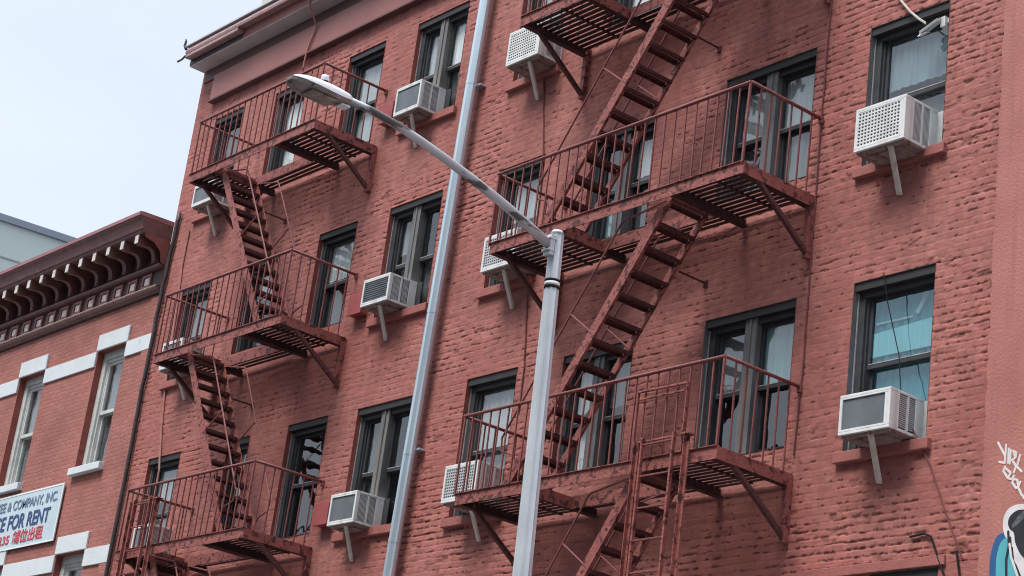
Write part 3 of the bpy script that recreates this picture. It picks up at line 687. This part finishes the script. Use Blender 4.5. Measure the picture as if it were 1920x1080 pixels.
# ------------------------------------------------------------------ street lamp
SL = thing('street_lamp', (-14.2, -3.6, 0), 'grey galvanised street lamp with curved arm and cobra head before the red facade', 'street lamp')
def pxz(z): return -14.335 - (z-8.9)*.034*0 + (8.9-z)*.034
prof = [1, .87]
zz = [0, .6, 5.5, 8.9]
MB().tube([(pxz(z)+.02*(z < 1), -3.6, z) for z in (0.13, 5.5)], .125, 16, r2=.088, prof=prof).tube([(pxz(z), -3.6, z) for z in (5.5, 8.92)], .088, 16, r2=.068, prof=prof).build('pole', 'pole', SL)
MB().box(pxz(.3)-.22, pxz(.3)+.22, -3.82, -3.38, .13, .5).build('base', 'pole', SL, bevel=.03)
MB().tube([(pxz(8.9), -3.6, 8.905), (pxz(8.94), -3.6, 8.945)], .072, 16, r2=.05).build('cap', 'pole', SL)
for z, r in ((8.42, .0755), (8.355, .076)): MB().tube([(pxz(z), -3.6, z-.013), (pxz(z), -3.6, z+.013)], r, 16).build('strap_band', 'black', SL)
MB().tube([(pxz(8.39), -3.6, 8.368), (pxz(8.39), -3.6, 8.407)], .074, 16).build('worn_label', 'sign_edge', SL)
MB().box(pxz(6.5)-.095, pxz(6.5)-.06, -3.64, -3.58, 6.46, 6.54).build('bolt', 'black', SL)
ax = pxz(8.75)
arm = [(ax, -3.66, 8.765), (ax, -3.95, 8.865), (ax, -4.29, 8.975), (ax, -4.68, 9.08), (ax, -5.04, 9.165), (ax, -5.35, 9.23), (ax, -5.62, 9.275), (ax, -5.93, 9.305), (ax, -6.2, 9.305)]
MB().tube(arm, .05, 14, r2=.034).build('arm', 'arm', SL)
MB().box(ax-.05, ax+.05, -3.71, -3.655, 8.66, 8.87).box(ax-.055, ax+.055, -3.73, -3.64, 8.7, 8.72).box(ax-.055, ax+.055, -3.73, -3.64, 8.82, 8.84).build('arm_clamp', 'pole', SL, bevel=.005)
# cobra head: lofted along y
head = MB(); secs = [(-6.17, .065, 9.255, 9.342), (-6.21, .085, 9.245, 9.352), (-6.31, .115, 9.226, 9.356), (-6.45, .14, 9.216, 9.352), (-6.60, .15, 9.217, 9.34), (-6.71, .135, 9.224, 9.322), (-6.78, .095, 9.236, 9.3), (-6.81, .045, 9.25, 9.28)]
n = 14; vs = []; fs = []
for y, w, zb, zt in secs:
    zm = zb+.03
    for j in range(n):
        t = math.pi*j/(n-1); vs.append((ax - w*math.cos(t), y, zm + (zt-zm)*max(0.0, math.sin(t))**.7))
for i in range(len(secs)-1):
    for j in range(n-1): fs.append((i*n+j, (i+1)*n+j, (i+1)*n+j+1, i*n+j+1))
fs.append(tuple(range(n))); fs.append(tuple(range((len(secs)-1)*n, len(secs)*n))[::-1])
head.add(vs, fs, True); head.build('lamp_head', 'lamp_top', SL)
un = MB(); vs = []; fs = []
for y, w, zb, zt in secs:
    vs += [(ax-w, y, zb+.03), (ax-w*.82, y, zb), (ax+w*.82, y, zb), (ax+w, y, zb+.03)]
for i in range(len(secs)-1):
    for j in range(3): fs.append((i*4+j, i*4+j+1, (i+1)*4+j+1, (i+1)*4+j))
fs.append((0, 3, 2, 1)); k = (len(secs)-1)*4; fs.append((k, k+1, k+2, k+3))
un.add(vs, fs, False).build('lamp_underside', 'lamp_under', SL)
MB().box(ax-.09, ax+.09, -6.62, -6.34, 9.195, 9.213).build('lens', 'lamp_under', SL, bevel=.006)
MB().box(ax-.05, ax+.05, -6.27, -6.17, 9.215, 9.232).build('access_cover', 'lamp_top', SL, bevel=.004)
MB().tube([(ax, -6.45, 9.33), (ax, -6.45, 9.38)], .036, 14).build('socket', 'black', SL)
MB().tube([(ax, -6.45, 9.38), (ax, -6.45, 9.42), (ax, -6.45, 9.432)], .038, 14, r2=.034).build('photocell', 'lamp_top', SL)

# ------------------------------------------------------------------ pipes and cables on the walls
def cable(name, pts, r, mat, label, cat='cable', n=6):
    o = MB().tube(pts, r, n).build(name, mat); return tag(o, label, cat)
def sag(pts, seg=6, amp=.012):
    out = []
    for a, b in zip(pts[:-1], pts[1:]):
        for i in range(seg): 
            t = i/seg; p = Vector(a)*(1-t)+Vector(b)*t; p.x += random.uniform(-amp, amp); out.append(p)
    out.append(Vector(pts[-1])); return out
dp = MB().tube(sag([(-28.98, -.05, 13.9), (-29.06, -.05, 12.4), (-29.08, -.05, 10.8), (-29.06, -.05, 8.3), (-29.06, -.05, .2)], 8, .016), .034, 10).build('drainpipe', 'blackpipe')
tag(dp, 'thin black drainpipe in the joint between the two red brick buildings', 'drainpipe')
cable('cable', sag([(-25.46, -.46, 17.0), (-25.47, -.33, 16.6), (-25.52, -.1, 16.3), (-25.67, -.1, 15.9), (-25.71, -.09, 15.62), (-25.79, -.02, 15.56)], 4, .006), .016, 'wire_pink', 'pinkish cable hanging over the roof cornice down to the street lamp head')
cable('cable', sag([(-28.58, -.02, 13.5), (-28.59, -.02, 12.85), (-28.5, -.02, 12.27), (-28.40, -.02, 10.95), (-28.2, -.02, 9.9), (-28.02, -.03, 9.3), (-27.98, -.03, 7.9)], 4, .006), .017, 'wire_pink', 'pink painted cable down the left edge of the red building')
cable('cable', sag([(-14.42, -.012, 15.5), (-14.42, -.012, 13.1), (-14.43, -.012, 11.76), (-14.42, -.012, 10.02), (-14.41, -.012, 8.6), (-14.44, -.012, 7.7)], 6, .004), .010, 'wire_dark', 'thin dark red cable running straight down beside the right end of the big fire escape')
cable('cable', sag([(-19.77, -.012, 14.9), (-19.55, -.012, 13.6), (-19.35, -.012, 12.46), (-19.31, -.012, 12.1), (-19.29, -.012, 10.43), (-19.17, -.012, 9.5), (-19.16, -.012, 8.9)], 5, .004), .010, 'wire_dark', 'thin red cable on the brick left of the big fire escape stairs')
cable('cable', [(-13.55, -.02, 13.1), (-13.40, -.03, 12.77), (-13.21, -.04, 12.53), (-13.08, -.04, 12.40), (-13.0, -.03, 12.33)], .014, 'wire_white', 'pale cable curving down to the floodlight in the upper right window')
cable('cable', sag([(-12.84, -.03, 7.75), (-12.60, -.02, 7.35), (-12.37, -.015, 6.83), (-12.16, -.012, 6.38)], 4, .004), .008, 'wire_dark', 'thin slanting cable below the lower right air conditioner')
cable('pipe', [(-12.8, -.02, 6.655), (-12.62, -.02, 6.67), (-12.54, -.02, 6.63), (-12.34, -.02, 6.2), (-12.1, -.02, 5.6)], .012, 'black', 'black bent conduit at the bottom right of the brick wall', 'conduit')
cable('pipe', [(-12.225, -.02, 6.46), (-12.17, -.02, 6.2), (-12.05, -.02, 5.6)], .012, 'black', 'short straight black conduit at the bottom right corner beside the stucco', 'conduit')
cable('cable', [(-13.36, -.02, 9.53), (-13.33, -.02, 9.4), (-13.30, .0, 9.2), (-13.15, .06, 8.6), (-13.05, .0, 8.2)], .006, 'black', 'thin dark wire hanging across the teal window at the right')
# floodlight in the top right window
FLD = thing('floodlight', (-12.9, .0, 12.2), 'small white floodlight fixed inside the top corner of the upper right window', 'floodlight')
MB().add([(-13.03,-.08,12.19),(-12.80,-.08,12.27),(-12.80,.04,12.33),(-13.03,.04,12.25),(-13.03,-.09,12.215),(-12.80,-.09,12.295),(-12.78,.03,12.36),(-13.01,.03,12.29)], [(0,3,2,1),(4,5,6,7),(0,1,5,4),(1,2,6,5),(2,3,7,6),(3,0,4,7)]).build('lamp_body', 'white', FLD)
MB().box(-12.80, -12.74, -.02, .1, 12.22, 12.34).bar((-12.74, .05, 12.3), (-12.70, .05, 12.3), .05, .05).build('bracket', 'white', FLD)
MB().add([(-13.07,-.07,12.17),(-12.95,-.07,12.185),(-12.95,0,12.22),(-13.07,0,12.2),(-13.0,-.03,12.26)], [(0,1,2,3),(0,4,1),(1,4,2),(2,4,3),(3,4,0)]).build('visor', 'white', FLD)

# ------------------------------------------------------------------ neighbour building on the left
LB = thing('brick_row_building', (-34, 0, 0), 'lower flat red brick building at left with white lintels and a bracketed dark cornice', 'building')
LXR = -29.18
lw = [(-31.02, -30.02, 9.69, 11.80), (-33.94, -32.94, 9.69, 11.80), (-36.86, -35.86, 9.69, 11.80), (-31.02, -30.02, 6.1, 8.21), (-33.94, -32.94, 6.1, 8.21)]
flat_wall('brick_wall', 'lb_brick', -46, LXR, 0, 13.4, 0, lw, LB)
MB().add([(LXR,0,0),(LXR,12,0),(LXR,12,13.4),(LXR,0,13.4)], [(3,2,1,0)]).add([(-46,0,13.4),(LXR,0,13.4),(LXR,12,13.4),(-46,12,13.4)], [(0,1,2,3)]).build('roof', 'roof', LB)
MB().box(-29.42, LXR, -.025, 0, 0, 12.45).build('corner_pilaster', 'lb_brick', LB)
def lwindow(x0, x1, zs, zl, up, lo):
    w = MB(); dr = .12
    w.box(x0, x0+.13, dr, .3, zs, zl); w.box(x1-.1, x1, dr, .3, zs, zl); w.box(x0+.13, x1-.1, dr, .3, zl-.13, zl); w.box(x0+.13, x1-.1, dr, .3, zs, zs+.05)
    w.box(x0+.13, x1-.1, dr+.03, .3, zl-.19, zl-.13); w.box(x0+.13, x0+.17, dr+.04, .3, zs+.05, zl-.19)
    o = w.build('window', 'lb_trim', LB)
    m = MB(); m.add([(x0,0,zs),(x0,dr,zs),(x0,dr,zl),(x0,0,zl)], [(0,1,2,3)]); m.add([(x1,0,zs),(x1,dr,zs),(x1,dr,zl),(x1,0,zl)], [(3,2,1,0)]); m.add([(x0,0,zl),(x1,0,zl),(x1,dr,zl),(x0,dr,zl)], [(0,1,2,3)]); m.add([(x0,0,zs),(x1,0,zs),(x1,dr,zs),(x0,dr,zs)], [(3,2,1,0)])
    m.build('reveal', 'reveal', o)
    a, b = x0+.17, x1-.1; zt, zb = zl-.19, zs+.05; zm = (zt+zb)/2+.02
    for nm, s0, s1, y, cur in (('upper_sash', zm-.02, zt, .17, up), ('lower_sash', zb, zm+.02, .22, lo)):
        q = MB(); st = .045; q.box(a, a+st, y, y+.04, s0, s1); q.box(b-st, b, y, y+.04, s0, s1); q.box(a+st, b-st, y, y+.04, s0, s0+.06); q.box(a+st, b-st, y, y+.04, s1-.05, s1); q.build(nm, 'lb_trim', o)
        MB().add([(a+st-.004,y+.02,s0+.055),(b-st+.004,y+.02,s0+.055),(b-st+.004,y+.02,s1-.045),(a+st-.004,y+.02,s1-.045)], [(0,1,2,3)]).build('pane', 'glass', o)
        if cur: MB().add([(a+.02,y+.08,s0),(b-.02,y+.08,s0),(b-.02,y+.08,s1),(a+.02,y+.08,s1)], [(0,1,2,3)]).build('blind', 'blind_'+cur, o)
    MB().add([(x0,.31,zs),(x1,.31,zs),(x1,.31,zl),(x0,.31,zl),(x0,1.5,zs),(x1,1.5,zs),(x1,1.5,zl),(x0,1.5,zl)], [(0,1,5,4),(1,2,6,5),(2,3,7,6),(3,0,4,7),(4,5,6,7)]).build('room_behind', 'room', o)
    MB().box(x0-.04, x1+.04, -.1, .12, zs-.13, zs-.003).build('sill', 'lb_white', o, bevel=.01)
lwindow(*lw[0], 'mid', 'dim'); lwindow(*lw[1], 'mid', 'mid'); lwindow(*lw[3], 'dim', None); lwindow(*lw[4], 'dim', None); lwindow(*lw[2], 'mid', 'dim')
for zt, zb, hi in ((11.80, 11.52, 12.09), (8.215, 7.92, 8.51)):
    for x0, x1 in ((-31.04, -29.975), (-33.97, -32.92), (-36.89, -35.84)):
        MB().box(x0, x1, -.038, 0, zt, hi).build('lintel', 'lb_white', LB, bevel=.008)
    for x0, x1 in ((-30.0, LXR+.005), (-32.92, -31.04), (-35.84, -33.96)):
        MB().box(x0, x1, -.031, 0, zb, zt-.004).build('band_course', 'lb_white', LB, bevel=.006)
# the cornice
CX0, CX1 = -46, LXR
cp = [(0,13.44),(-.5,13.44),(-.52,13.46),(-.52,13.49),(-.55,13.50),(-.57,13.56),(-.60,13.63),(-.635,13.67),(-.645,13.68),(-.645,13.70),(0,13.70)]
cor = MB().extr_x(cp, CX0, CX1).build('cornice', 'corn', LB)
MB().extr_x([(0,13.702),(-.66,13.702),(-.665,13.76),(-.6,13.775),(0,13.79)], CX0, CX1+.004).build('crown_edge', 'corn_top', cor)
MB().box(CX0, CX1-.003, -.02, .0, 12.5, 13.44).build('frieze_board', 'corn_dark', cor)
MB().extr_x([(-.02,12.955),(-.10,12.965),(-.125,12.99),(-.125,13.02),(-.02,13.05)], CX0, CX1-.02).build('middle_moulding', 'corn', cor)
MB().extr_x([(-.02,12.52),(-.05,12.52),(-.06,12.545),(-.09,12.555),(-.115,12.60),(-.115,12.625),(-.02,12.66)], CX0, CX1+.0).build('lower_moulding', 'corn', cor)
MB().box(CX0, CX1-.02, -.118, -.1, 12.626, 12.634).build('lower_edge', 'corn_light', cor)
# end plate closing the cornice toward the taller building
MB().add([(CX1-.001,0,12.5),(CX1-.001,-.03,12.5),(CX1-.001,-.03,13.0),(CX1-.001,-.12,13.03),(CX1-.001,-.16,13.2),(CX1-.001,-.3,13.32),(CX1-.001,-.48,13.36),(CX1-.001,-.5,13.44),(CX1-.001,0,13.44)], [tuple(range(9))]).build('end_plate', 'corn_red', cor)
bx = -29.42; i = 0
while bx > -45.5:
    bp = [(-.02,13.44),(-.50,13.44),(-.50,13.30),(-.46,13.27),(-.38,13.275),(-.30,13.285),(-.22,13.27),(-.165,13.22),(-.14,13.14),(-.13,13.06),(-.02,13.04)]
    b = MB().extr_x(bp, bx-.055, bx+.055).build('bracket', 'corn', cor)
    MB().box(bx-.055, bx+.055, -.512, -.5, 13.285, 13.43).build('end_block', 'corn_light', b)
    MB().box(bx-.03, bx+.03, -.145, -.13, 13.06, 13.2).build('bracket_rib', 'corn', b)
    x = bx-.27
    MB().box(x-.15, x-.10, -.05, -.02, 12.68, 12.93).box(x+.10, x+.15, -.05, -.02, 12.68, 12.93).box(x-.1, x+.1, -.05, -.02, 12.88, 12.93).box(x-.1, x+.1, -.05, -.02, 12.68, 12.72).build('recessed_panel', 'corn_red', cor)
    MB().box(x-.08, x+.08, -.04, -.021, 12.735, 12.87).build('rosette', 'corn_light', cor, bevel=.012)
    bx -= .49; i += 1

# ------------------------------------------------------------------ sign on the neighbour
SG = thing('banner_sign', (-33, -.05, 8.5), 'white for rent banner with blue and red lettering on the left brick building', 'sign')
MB().add([(-35.6,-.045,8.47),(-31.18,-.045,8.47),(-31.18,-.045,9.475),(-35.6,-.045,9.475),(-35.6,-.03,8.47),(-31.18,-.03,8.47),(-31.18,-.03,9.475),(-35.6,-.03,9.475)], [(0,1,2,3),(7,6,5,4),(0,4,5,1),(1,5,6,2),(2,6,7,3),(3,7,4,0)]).build('board', 'sign', SG)
MB().box(-35.6, -31.18, -.05, -.0455, 9.445, 9.475).box(-35.6, -31.18, -.05, -.0455, 8.47, 8.495).box(-31.21, -31.18, -.05, -.0455, 8.495, 9.445).build('board_edge', 'sign_edge', SG)
def text(body, x_right, z, size, mat, parent, width=None, shear=0, bold=.0):
    cu = bpy.data.curves.new('lettering', 'FONT'); cu.body = body; cu.size = size; cu.align_x = 'RIGHT'; cu.extrude = .003; cu.offset = bold; cu.shear = shear
    tmp = bpy.data.objects.new('lettering_source', cu); COL.objects.link(tmp)
    dg = bpy.context.evaluated_depsgraph_get(); dg.update()
    me = bpy.data.meshes.new_from_object(tmp.evaluated_get(dg)); me.name = 'lettering'
    bpy.data.objects.remove(tmp)
    me.materials.clear(); me.materials.append(M[mat])
    co = np.empty(len(me.vertices)*3, np.float32); me.vertices.foreach_get('co', co); co = co.reshape(-1, 3)
    if width and len(co): co[:, 0] *= width/max(1e-6, co[:, 0].max()-co[:, 0].min())
    o = world_origin(parent); new = np.stack([co[:, 0]+x_right-o[0], -co[:, 2]-.0515-o[1], co[:, 1]+z-o[2]], -1)
    me.vertices.foreach_set('co', new.astype(np.float32).ravel()); me.update()
    ob = bpy.data.objects.new('lettering', me); COL.objects.link(ob); ob.parent = parent
    return ob
text('YEE & COMPANY, INC.', -31.32, 9.19, .24, 'ink_grey', SG, 2.3, bold=.003)
text('OFFICE FOR RENT', -31.50, 8.84, .36, 'ink_blue', SG, 2.72, bold=.007)
text('5-0235', -32.86, 8.58, .22, 'ink_red', SG, .78, bold=.003)
text('\u92ea\u4f4d\u51fa\u79df', -31.62, 8.58, .25, 'ink_red', SG, 1.12, bold=.004)

# ------------------------------------------------------------------ stucco building on the right with graffiti
SB = thing('stucco_building', (-8, 0, 0), 'smooth terracotta stucco wall with graffiti at the right edge', 'building')
st = MB(); zs_ = np.arange(0, 17.01, .06); prev = None
for z in zs_:
    pass
pts = [(-11.955+random.uniform(-.012, .010), z) for z in zs_]
vs = []; fs = []
for x, z in pts: vs += [(x, -.028, z), (-3, -.028, z), (x, .02, z)]
for i in range(len(pts)-1): fs += [(3*i, 3*i+1, 3*i+4, 3*i+3), (3*i+2, 3*i, 3*i+3, 3*i+5)]
st.add(vs, fs); st.box(-11.9, -3, .03, 12, 0, 17); st.build('stucco_wall', 'stucco', SB)
def strokes(name, S, r, mat, y):
    m = MB()
    for s in S:
        for (a, b) in zip(s[:-1], s[1:]):
            dx, dz = b[0]-a[0], b[1]-a[1]; l = math.hypot(dx, dz) or 1; ux, uz = dx/l, dz/l
            poly = []
            for k in range(9):
                t = math.pi/2 + math.pi*k/8; poly.append((a[0]+r*(ux*math.cos(t)-uz*math.sin(t)), a[1]+r*(uz*math.cos(t)+ux*math.sin(t))))
            for k in range(9):
                t = -math.pi/2 + math.pi*k/8; poly.append((b[0]+r*(ux*math.cos(t)-uz*math.sin(t)), b[1]+r*(uz*math.cos(t)+ux*math.sin(t))))
            y -= .00012
            m.plate(poly, y, -.0275)
    return m.build(name, mat, SB)
S = [[(-11.787,7.464),(-11.704,7.33)],[(-11.693,7.431),(-11.7,7.253),(-11.761,7.27)],[(-11.66,7.386),(-11.661,7.248)],[(-11.636,7.366),(-11.642,7.237)],
[(-11.607,7.358),(-11.578,7.287),(-11.618,7.272),(-11.568,7.204),(-11.588,7.147)],[(-11.526,7.306),(-11.558,7.196),(-11.502,7.142)],[(-11.599,7.353),(-11.571,7.333),(-11.578,7.287)],
[(-11.694,7.214),(-11.712,7.176),(-11.657,7.099),(-11.625,7.145),(-11.671,7.184),(-11.694,7.201)],[(-11.657,7.099),(-11.609,7.082),(-11.587,7.113)],
[(-11.581,7.082),(-11.604,7.048),(-11.557,6.989),(-11.527,7.003),(-11.549,7.068),(-11.581,7.082)],[(-11.51,7.043),(-11.534,6.993),(-11.488,6.914)],[(-11.479,6.907),(-11.463,6.881)]]
strokes('graffiti_tag', S, .011, 'gr_white', -.031)
def smooth(P, it=2):
    for _ in range(it):
        Q = []
        for a, b in zip(P, P[1:]+P[:1]): Q += [(a[0]*.75+b[0]*.25, a[1]*.75+b[1]*.25), (a[0]*.25+b[0]*.75, a[1]*.25+b[1]*.75)]
        P = Q
    return P
def paint(name, P, mat, y, it=2): return MB().plate(smooth(P, it), y, -.0275).build(name, mat, SB)
paint('mural_blue', [(-11.66,6.585),(-11.76,6.56),(-11.806,6.44),(-11.825,6.32),(-11.82,6.15),(-11.78,5.7),(-11.5,5.6),(-11.5,6.2),(-11.62,6.53)], 'gr_blue', -.0300)
paint('mural_teal', [(-11.63,6.535),(-11.705,6.5),(-11.748,6.38),(-11.75,6.2),(-11.72,5.75),(-11.4,5.6),(-11.4,6.2),(-11.55,6.5)], 'gr_teal', -.0312)
paint('mural_white', [(-11.3,6.80),(-11.46,6.83),(-11.565,6.831),(-11.65,6.795),(-11.69,6.71),(-11.69,6.63),(-11.66,6.53),(-11.60,6.49),(-11.59,6.36),(-11.52,6.2),(-11.42,5.9),(-11.1,5.8),(-11.1,6.7)], 'gr_white', -.0324)
paint('mural_black', [(-11.2,6.76),(-11.458,6.772),(-11.53,6.78),(-11.61,6.735),(-11.638,6.67),(-11.61,6.6),(-11.555,6.57),(-11.545,6.46),(-11.436,6.29),(-11.2,6.2)], 'gr_black', -.0336)
paint('mural_grey', [(-11.40,6.78),(-11.484,6.755),(-11.60,6.63),(-11.565,6.60),(-11.455,6.69),(-11.36,6.74)], 'gr_grey', -.0348)
strokes('mural_outline', [[(-11.623,6.58),(-11.609,6.447),(-11.633,6.319),(-11.622,6.12)], [(-11.575,6.42),(-11.554,6.292),(-11.521,6.244),(-11.45,6.10)], [(-11.598,6.52),(-11.59,6.43)]], .012, 'gr_black', -.0362)
strokes('mural_highlight', [[(-11.60,6.46),(-11.575,6.33),(-11.50,6.16)], [(-11.56,6.30),(-11.48,6.11)]], .012, 'gr_white', -.038)

# ------------------------------------------------------------------ pale office block far behind on the left
OB = thing('office_block', (-66, 12, 0), 'pale green grey panelled office block rising behind the left cornice', 'building')
def op(t, off=0, z=0): return (-58.95+.0924*(t-3)+off, t, z)
o = MB(); a, b = op(-6), op(40)
o.add([(a[0],a[1],0),(b[0],b[1],0),(b[0],b[1],24),(a[0],a[1],24),(a[0]-16,a[1],0),(b[0]-16,b[1],0),(b[0]-16,b[1],24),(a[0]-16,a[1],24)], [(0,1,2,3),(1,5,6,2),(5,4,7,6),(4,0,3,7),(3,2,6,7)]); o.build('wall', 'office', OB)
MB().bar(op(-6,.03,24.0), op(40,.03,24.0), .12, .22).build('coping', 'office_top', OB)
j = MB(); j.bar(op(-6,.012,22.75), op(40,.012,22.75), .02, .05); j.bar(op(-6,.012,20.4), op(40,.012,20.4), .02, .05)
t = -4.6
while t < 39: j.bar(op(t,.010,16), op(t,.010,23.9), .05, .02, up=(1,0,0)); t += 2.7
j.build('panel_joint', 'office_line', OB)
MB().bar(op(-6,.02,20.0), op(8.6,.02,20.0), .04, .7).build('window_band', 'blue_glass', OB)

# ------------------------------------------------------------------ houses across the street (unseen behind the camera: heights shaped to shade the facade; they show in the panes)
M['opp'] = surf('unseen_grey_brown_facade', (.2, .17, .15), (.15, .13, .12), scale=.6, rough=.8)
for x0, x1, h, t in ((-62, -27.1, 14.0, 'added unseen low grey brown facade across the street, farthest to the left'), (-27, -14, 25.5, 'added unseen tallest grey brown facade across the street, opposite the fire escapes'), (-13.9, 6, 24.0, 'added unseen tall grey brown facade across the street, opposite the stucco wall')):
    B = thing('unseen_opposite_building', ((x0+x1)/2, -26, 0), t, 'building')
    MB().box(x0, x1, -32, -20.02, 0, h).build('unseen_facade', 'opp', B)
    MB().box(x0, x1, -20.02, -19.5, h-.5, h+.3).build('cornice', 'corn', B)
    g = MB(); x = x0+1.2
    while x < x1-1.5:
        z = 4.2
        while z < h-2: g.box(x, x+1.1, -20.03, -20.0, z, z+1.8); z += 3.2
        x += 2.4
    g.build('glazing', 'frame_dark', B)

# ------------------------------------------------------------------ daylight: overcast
w = bpy.data.worlds.new('World'); sc.world = w; w.use_nodes = True
N, L = w.node_tree.nodes, w.node_tree.links; N.clear()
out = nd(N, 'ShaderNodeOutputWorld'); bg = nd(N, 'ShaderNodeBackground'); L.new(bg.outputs[0], out.inputs[0])
SUN_EL, SUN_AZ = rad(61), rad(186)          # azimuth clockwise from +y: sun in front of the facade, high
sky = nd(N, 'ShaderNodeTexSky', sky_type='NISHITA'); sky.sun_disc = False; sky.sun_elevation = SUN_EL; sky.sun_rotation = SUN_AZ
sky.air_density = 1.0; sky.dust_density = 2.5; sky.ozone_density = 1.5
tc = nd(N, 'ShaderNodeTexCoord'); mp = nd(N, 'ShaderNodeMapping'); mp.inputs['Scale'].default_value = (1, 1, 2.4); L.new(tc.outputs['Generated'], mp.inputs[0])
cl = nd(N, 'ShaderNodeTexNoise'); cl.inputs['Scale'].default_value = 2.2; cl.inputs['Detail'].default_value = 7; cl.inputs['Roughness'].default_value = .55; L.new(mp.outputs[0], cl.inputs['Vector'])
cr = nd(N, 'ShaderNodeMapRange'); cr.inputs['From Min'].default_value = .3; cr.inputs['From Max'].default_value = .62; cr.inputs['To Min'].default_value = .86; cr.inputs['To Max'].default_value = .985; L.new(cl.outputs[0], cr.inputs[0])
mx = nd(N, 'ShaderNodeMix', data_type='RGBA'); L.new(cr.outputs[0], mx.inputs[0]); L.new(sky.outputs[0], mx.inputs[6]); mx.inputs[7].default_value = (6.1, 6.75, 7.9, 1)
sx = nd(N, 'ShaderNodeSeparateXYZ'); L.new(tc.outputs['Generated'], sx.inputs[0])
zr = nd(N, 'ShaderNodeMapRange'); zr.inputs['From Min'].default_value = .62; zr.inputs['From Max'].default_value = .95; zr.inputs['To Min'].default_value = 1.12; zr.inputs['To Max'].default_value = 4.0; L.new(sx.outputs[2], zr.inputs[0])
sv = nd(N, 'ShaderNodeVectorMath', operation='SCALE'); L.new(mx.outputs[2], sv.inputs[0]); L.new(zr.outputs[0], sv.inputs['Scale'])
L.new(sv.outputs[0], bg.inputs[0]); bg.inputs[1].default_value = .085
ld = bpy.data.lights.new('sun', 'SUN'); ld.energy = 2.9; ld.angle = rad(24); ld.color = (1, .96, .9)
so = bpy.data.objects.new('sun', ld); COL.objects.link(so)
sd = Vector((math.sin(SUN_AZ)*math.cos(SUN_EL), math.cos(SUN_AZ)*math.cos(SUN_EL), math.sin(SUN_EL)))
so.rotation_euler = sd.to_track_quat('Z', 'Y').to_euler()
so.location = (-20, -20, 40)

sc.view_settings.view_transform = 'Standard'; sc.view_settings.look = 'None'; sc.view_settings.exposure = 0.54; sc.view_settings.gamma = 1
sc.cycles.max_bounces = 8; sc.cycles.transparent_max_bounces = 12; sc.cycles.diffuse_bounces = 4
sc.cycles.use_denoising = True
sc.cycles.filter_width = 1.1
